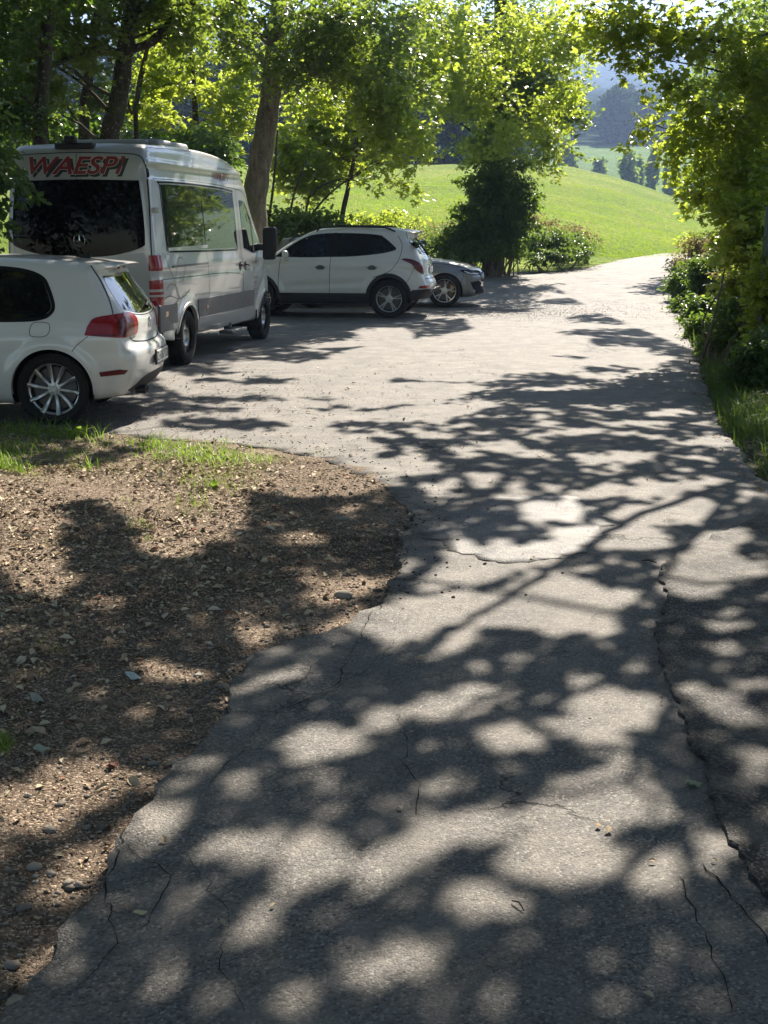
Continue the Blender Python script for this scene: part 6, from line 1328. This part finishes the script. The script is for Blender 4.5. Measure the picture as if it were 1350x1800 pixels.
n = 5200; X = r.uniform(-4.5, 1.5, n); Y = r.uniform(9.5, 17, n); k = inpoly(X, Y, ROAD) & (r.random(n) < .12 + .88 * np.exp(-((X + 2.0) / 1.6) ** 2) * sm(17, 13, Y)); X, Y = X[k], Y[k]
X2 = r.uniform(-2, 2.6, 240); Y2 = r.uniform(2.6, 12, 240); k = inpoly(X2, Y2, ROAD); X = np.r_[X, X2[k]]; Y = np.r_[Y, Y2[k]]; d = segdist(X, Y, edgeL, closed=False)
sz = np.clip(r.lognormal(math.log(.022), .4, len(X)), .01, .055); litter(np.c_[X, Y, roadz(X, Y) + .007 + sz * .1], sz, r, 'scattered_leaves', 'pale fallen leaves scattered over the parking tarmac', M_LIT, .12)
n = 9000; X = r.uniform(1.5, 6, n); Y = r.uniform(7.5, 22, n); dR = X - np.interp(Y, [e[1] for e in edgeR][::-1], [e[0] for e in edgeR][::-1]); k = (dR > -.15) & (r.random(n) < np.exp(-np.abs(dR - .25) / .45)); X, Y, dR = X[k], Y[k], dR[k]
zz = np.maximum(np.where(inpoly(X, Y, ROAD), roadz(X, Y), -9), T(X, Y)); sz = np.clip(r.lognormal(math.log(.035), .4, len(X)), .012, .08); litter(np.c_[X, Y, zz + .006 + sz * .12], sz, r, 'bank_litter', 'brown leaves and crumbs along the right road edge', M_LIT)
# pebbles and tarmac crumbs
def pebbles(P, size, r, name, label, mat):
    t = (1 + 5 ** .5) / 2; I = np.array([(-1, t, 0), (1, t, 0), (-1, -t, 0), (1, -t, 0), (0, -1, t), (0, 1, t), (0, -1, -t), (0, 1, -t), (t, 0, -1), (t, 0, 1), (-t, 0, -1), (-t, 0, 1)]) / math.hypot(1, t)
    Fi = [(0, 11, 5), (0, 5, 1), (0, 1, 7), (0, 7, 10), (0, 10, 11), (1, 5, 9), (5, 11, 4), (11, 10, 2), (10, 7, 6), (7, 1, 8), (3, 9, 4), (3, 4, 2), (3, 2, 6), (3, 6, 8), (3, 8, 9), (4, 9, 5), (2, 4, 11), (6, 2, 10), (8, 6, 7), (9, 8, 1)]
    mid = {}; Vv = I.tolist(); F2 = []
    def mp(a, b):
        key = (min(a, b), max(a, b))
        if key not in mid: v = (np.array(Vv[a]) + np.array(Vv[b])) / 2; mid[key] = len(Vv); Vv.append((v / np.linalg.norm(v)).tolist())
        return mid[key]
    for a, b, c in Fi: x, y, z = mp(a, b), mp(b, c), mp(c, a); F2 += [(a, x, z), (b, y, x), (c, z, y), (x, y, z)]
    I = np.array(Vv); n = len(P); sc = size[:, None] * np.c_[r.uniform(.7, 1.2, n), r.uniform(.6, 1.0, n), r.uniform(.35, .65, n)] / 2; a = r.uniform(0, 6.28, n); J = I[None] * (1 + .16 * r.normal(size=(n, len(I), 1))) * sc[:, None]
    V = np.stack([J[..., 0] * np.cos(a)[:, None] - J[..., 1] * np.sin(a)[:, None], J[..., 0] * np.sin(a)[:, None] + J[..., 1] * np.cos(a)[:, None], J[..., 2]], -1) + P[:, None]
    F_ = np.array(F2)[None] + (np.arange(n) * len(I))[:, None, None]; tag(mesh_np(name, V.reshape(-1, 3), F_.reshape(-1, 3), mat, smooth=True), label, 'gravel', kind='stuff')
M_PEB = rockmat('pebble', [(0, (.12, .10, .085)), (.5, (.22, .19, .155)), (.9, (.36, .32, .27)), (1, (.46, .43, .38))], .8); M_CRUMB = rockmat('tarmac_crumb', [(0, (.03, .03, .03)), (1, (.10, .095, .09))], .9)
n = 20000; X = r.uniform(-4, .6, n); Y = r.uniform(2.2, 9.6, n); d = segdist(X, Y, edgeL, closed=False); k = ~inpoly(X, Y, ROAD) & (r.random(n) < np.exp(-d / .16) * (.35 + .65 * (vn(X * 2, Y * 2) > .5)) + .05 * sm(9.5, 7.5, Y) * np.exp(-d / .8)); X, Y = X[k], Y[k]
sz = np.clip(r.lognormal(math.log(.017), .40, len(X)), .007, .042); pebbles(np.c_[X, Y, zv(X, Y) + sz * .12], sz, r, 'pebbles', 'rounded pebbles along the broken edge of the tarmac', M_PEB)
n = 5200; X = r.uniform(-1.5, 1.2, n); Y = r.uniform(6, 11.5, n); d = segdist(X, Y, edgeL, closed=False); ins = inpoly(X, Y, ROAD); k = r.random(n) < np.exp(-d / .22) * .4; X, Y = X[k], Y[k]; sz = r.uniform(.006, .020, len(X))
z_ = zv(X, Y); pebbles(np.c_[X, Y, z_ + sz * .2], sz, r, 'tarmac_crumbs', 'dark crumbs of broken tarmac by the verge edge', M_CRUMB)
n = 5000; g0 = gp(880, 545); X = g0[0] + r.normal(0, 1.6, n); Y = g0[1] + r.normal(0, 1.6, n); sz = r.uniform(.008, .020, n); pebbles(np.c_[X, Y, roadz(X, Y) + sz * .15], sz, r, 'loose_chippings', 'loose pale chippings on the tarmac in front of the dark estate car', M_PEB)
# single small things
def flake(name, label, cat, px, py, L, Wd, col, rot, curl=.3, th=.002):
    g = gp(px, py); g[2] = float(zv(g[0], g[1])) + .012; n = 8; V = []
    for i in range(n + 1):
        for j in range(5):
            u, v = i / n - .5, j / 4 - .5; w = 1 - .35 * abs(2 * u) ** 3; V.append((u * L, v * Wd * w, curl * L * (u * u - .1) + .12 * Wd * math.sin(7 * u + 5 * v)))
    V = np.array(V); V = np.concatenate([V, V - [0, 0, th]]); m = (n + 1) * 5; F_ = [(i * 5 + j, i * 5 + j + 1, i * 5 + j + 6, i * 5 + j + 5) for i in range(n) for j in range(4)]; F_ += [tuple(m + q for q in reversed(f)) for f in F_]
    o = mesh_np(name, V, F_, plain(name + '_mat', col, .7, dirt=.25)); o.location = tuple(g); o.rotation_euler = (.1, .15, R(rot)); tag(o, label, cat)
flake('paper_scrap', 'crumpled pale scrap of paper lying in the shaded dirt', 'litter', 234, 1187, .075, .034, (.52, .58, .54), -40)
flake('fallen_leaf', 'single pale green-grey dead leaf in the sun on the dirt, above the grass tuft', 'leaf', 73, 1316, .055, .05, (.38, .42, .30), 20)
flake('fallen_leaf', 'large curled grey leaf standing in the dark leaf litter', 'leaf', 66, 1232, .08, .035, (.34, .32, .26), -50, .7)
flake('fallen_leaf', 'small yellowish leaf alone on the shaded tarmac at the lower left', 'leaf', 247, 1612, .035, .016, (.45, .40, .22), 15)
flake('fallen_leaf', 'reddish-brown dead leaf on the sunlit dirt near the pebbled edge', 'leaf', 197, 1336, .045, .03, (.16, .05, .03), 70, .8)
flake('fallen_leaf', 'small greenish leaf flat on the tarmac beside the coarse strip', 'leaf', 1218, 1380, .05, .04, (.30, .32, .20), 30, .1)
def stone(label, px, py, sx, sy, sz_, seed):
    r = np.random.default_rng(seed); g = gp(px, py); g[2] = float(zv(g[0], g[1])) + sz_ * .2; bm = bmesh.new(); bmesh.ops.create_icosphere(bm, subdivisions=3, radius=1)
    for v in bm.verts: k_ = 1 + .22 * float(fbm(v.co.x * 1.3 + seed, v.co.y * 1.3 + v.co.z)); v.co = Vector((v.co.x * sx / 2 * k_, v.co.y * sy / 2 * k_, v.co.z * sz_ / 2 * k_))
    me = bpy.data.meshes.new('stone'); bm.to_mesh(me); bm.free(); me.materials.append(M_STONE); [setattr(p, 'use_smooth', True) for p in me.polygons]; o = bpy.data.objects.new('stone', me); COL.objects.link(o); o.location = tuple(g); o.rotation_euler = (0, 0, r.uniform(-.4, .4)); tag(o, label, 'stone')
M_STONE = plain('stone_grey', (.26, .23, .19), .85, dirt=.3)
stone('flat pale stone slab in the shaded dirt near the tarmac corner', 600, 912, .11, .07, .02, 1); stone('rounded stone in the gravel beside the broken tarmac edge', 603, 1040, .09, .06, .05, 2); stone('oval grey stone at the road edge lower left', 313, 1329, .055, .035, .03, 3); stone('flat oval stone between the leaf litter and the road edge', 60, 1512, .045, .035, .025, 4)
tw = MB(); tw.tube([gp(1128, 989) + [0, 0, .012], gp(1140, 991) + [0, 0, .02], gp(1154, 993) + [0, 0, .012]], [.004, .005, .003], 7); tag(tw.build('twig', plain('twig_brown', (.06, .045, .035), .9)), 'short dark twig lying on the tarmac', 'twig')
tw = MB(); tw.tube([gp(900, 1588) + [0, 0, .008], gp(912, 1594) + [0, 0, .014], gp(921, 1604) + [0, 0, .006]], [.002, .0025, .0015], 7); tag(tw.build('twig', plain('twig_dark', (.04, .03, .025), .9)), 'tiny bent twig on the tarmac in the lower middle', 'twig')
f = at(1331, 560, 15.5); b_ = foot(f[0], 15.5); t_ = at(1352, 360, 15.5); pm = MB(); pm.tube([b_ - b_, (b_ + t_) / 2 - b_ + [.01, 0, 0], t_ - b_], [.036, .034, .032], 14); root = pm.build('marker_pole', plain('pole_grey_green', (.13, .15, .13), .6)); root.location = tuple(b_); tag(root, 'slim grey-green pole leaning in the right hedge', 'pole')
# ------------------------------------------------------------------ haze
hz = MB(); hz.box((0, 1700, 250), (9000, 3600, 560)); h_ = hz.build('haze', None, smooth=False); tag(h_, kind='stuff'); 
mm = bpy.data.materials.new('haze_air'); mm.use_nodes = True; nt = mm.node_tree; nt.nodes.remove(nt.nodes['Principled BSDF']); pv = nt.nodes.new('ShaderNodeVolumePrincipled'); pv.inputs['Color'].default_value = (.42, .60, 1.0, 1); pv.inputs['Density'].default_value = .00036; pv.inputs['Anisotropy'].default_value = .35
nt.links.new(pv.outputs[0], nt.nodes['Material Output'].inputs['Volume']); h_.data.materials.append(mm)
print('TRIS', sum(len(o.data.polygons) for o in bpy.data.objects if o.type == 'MESH'))
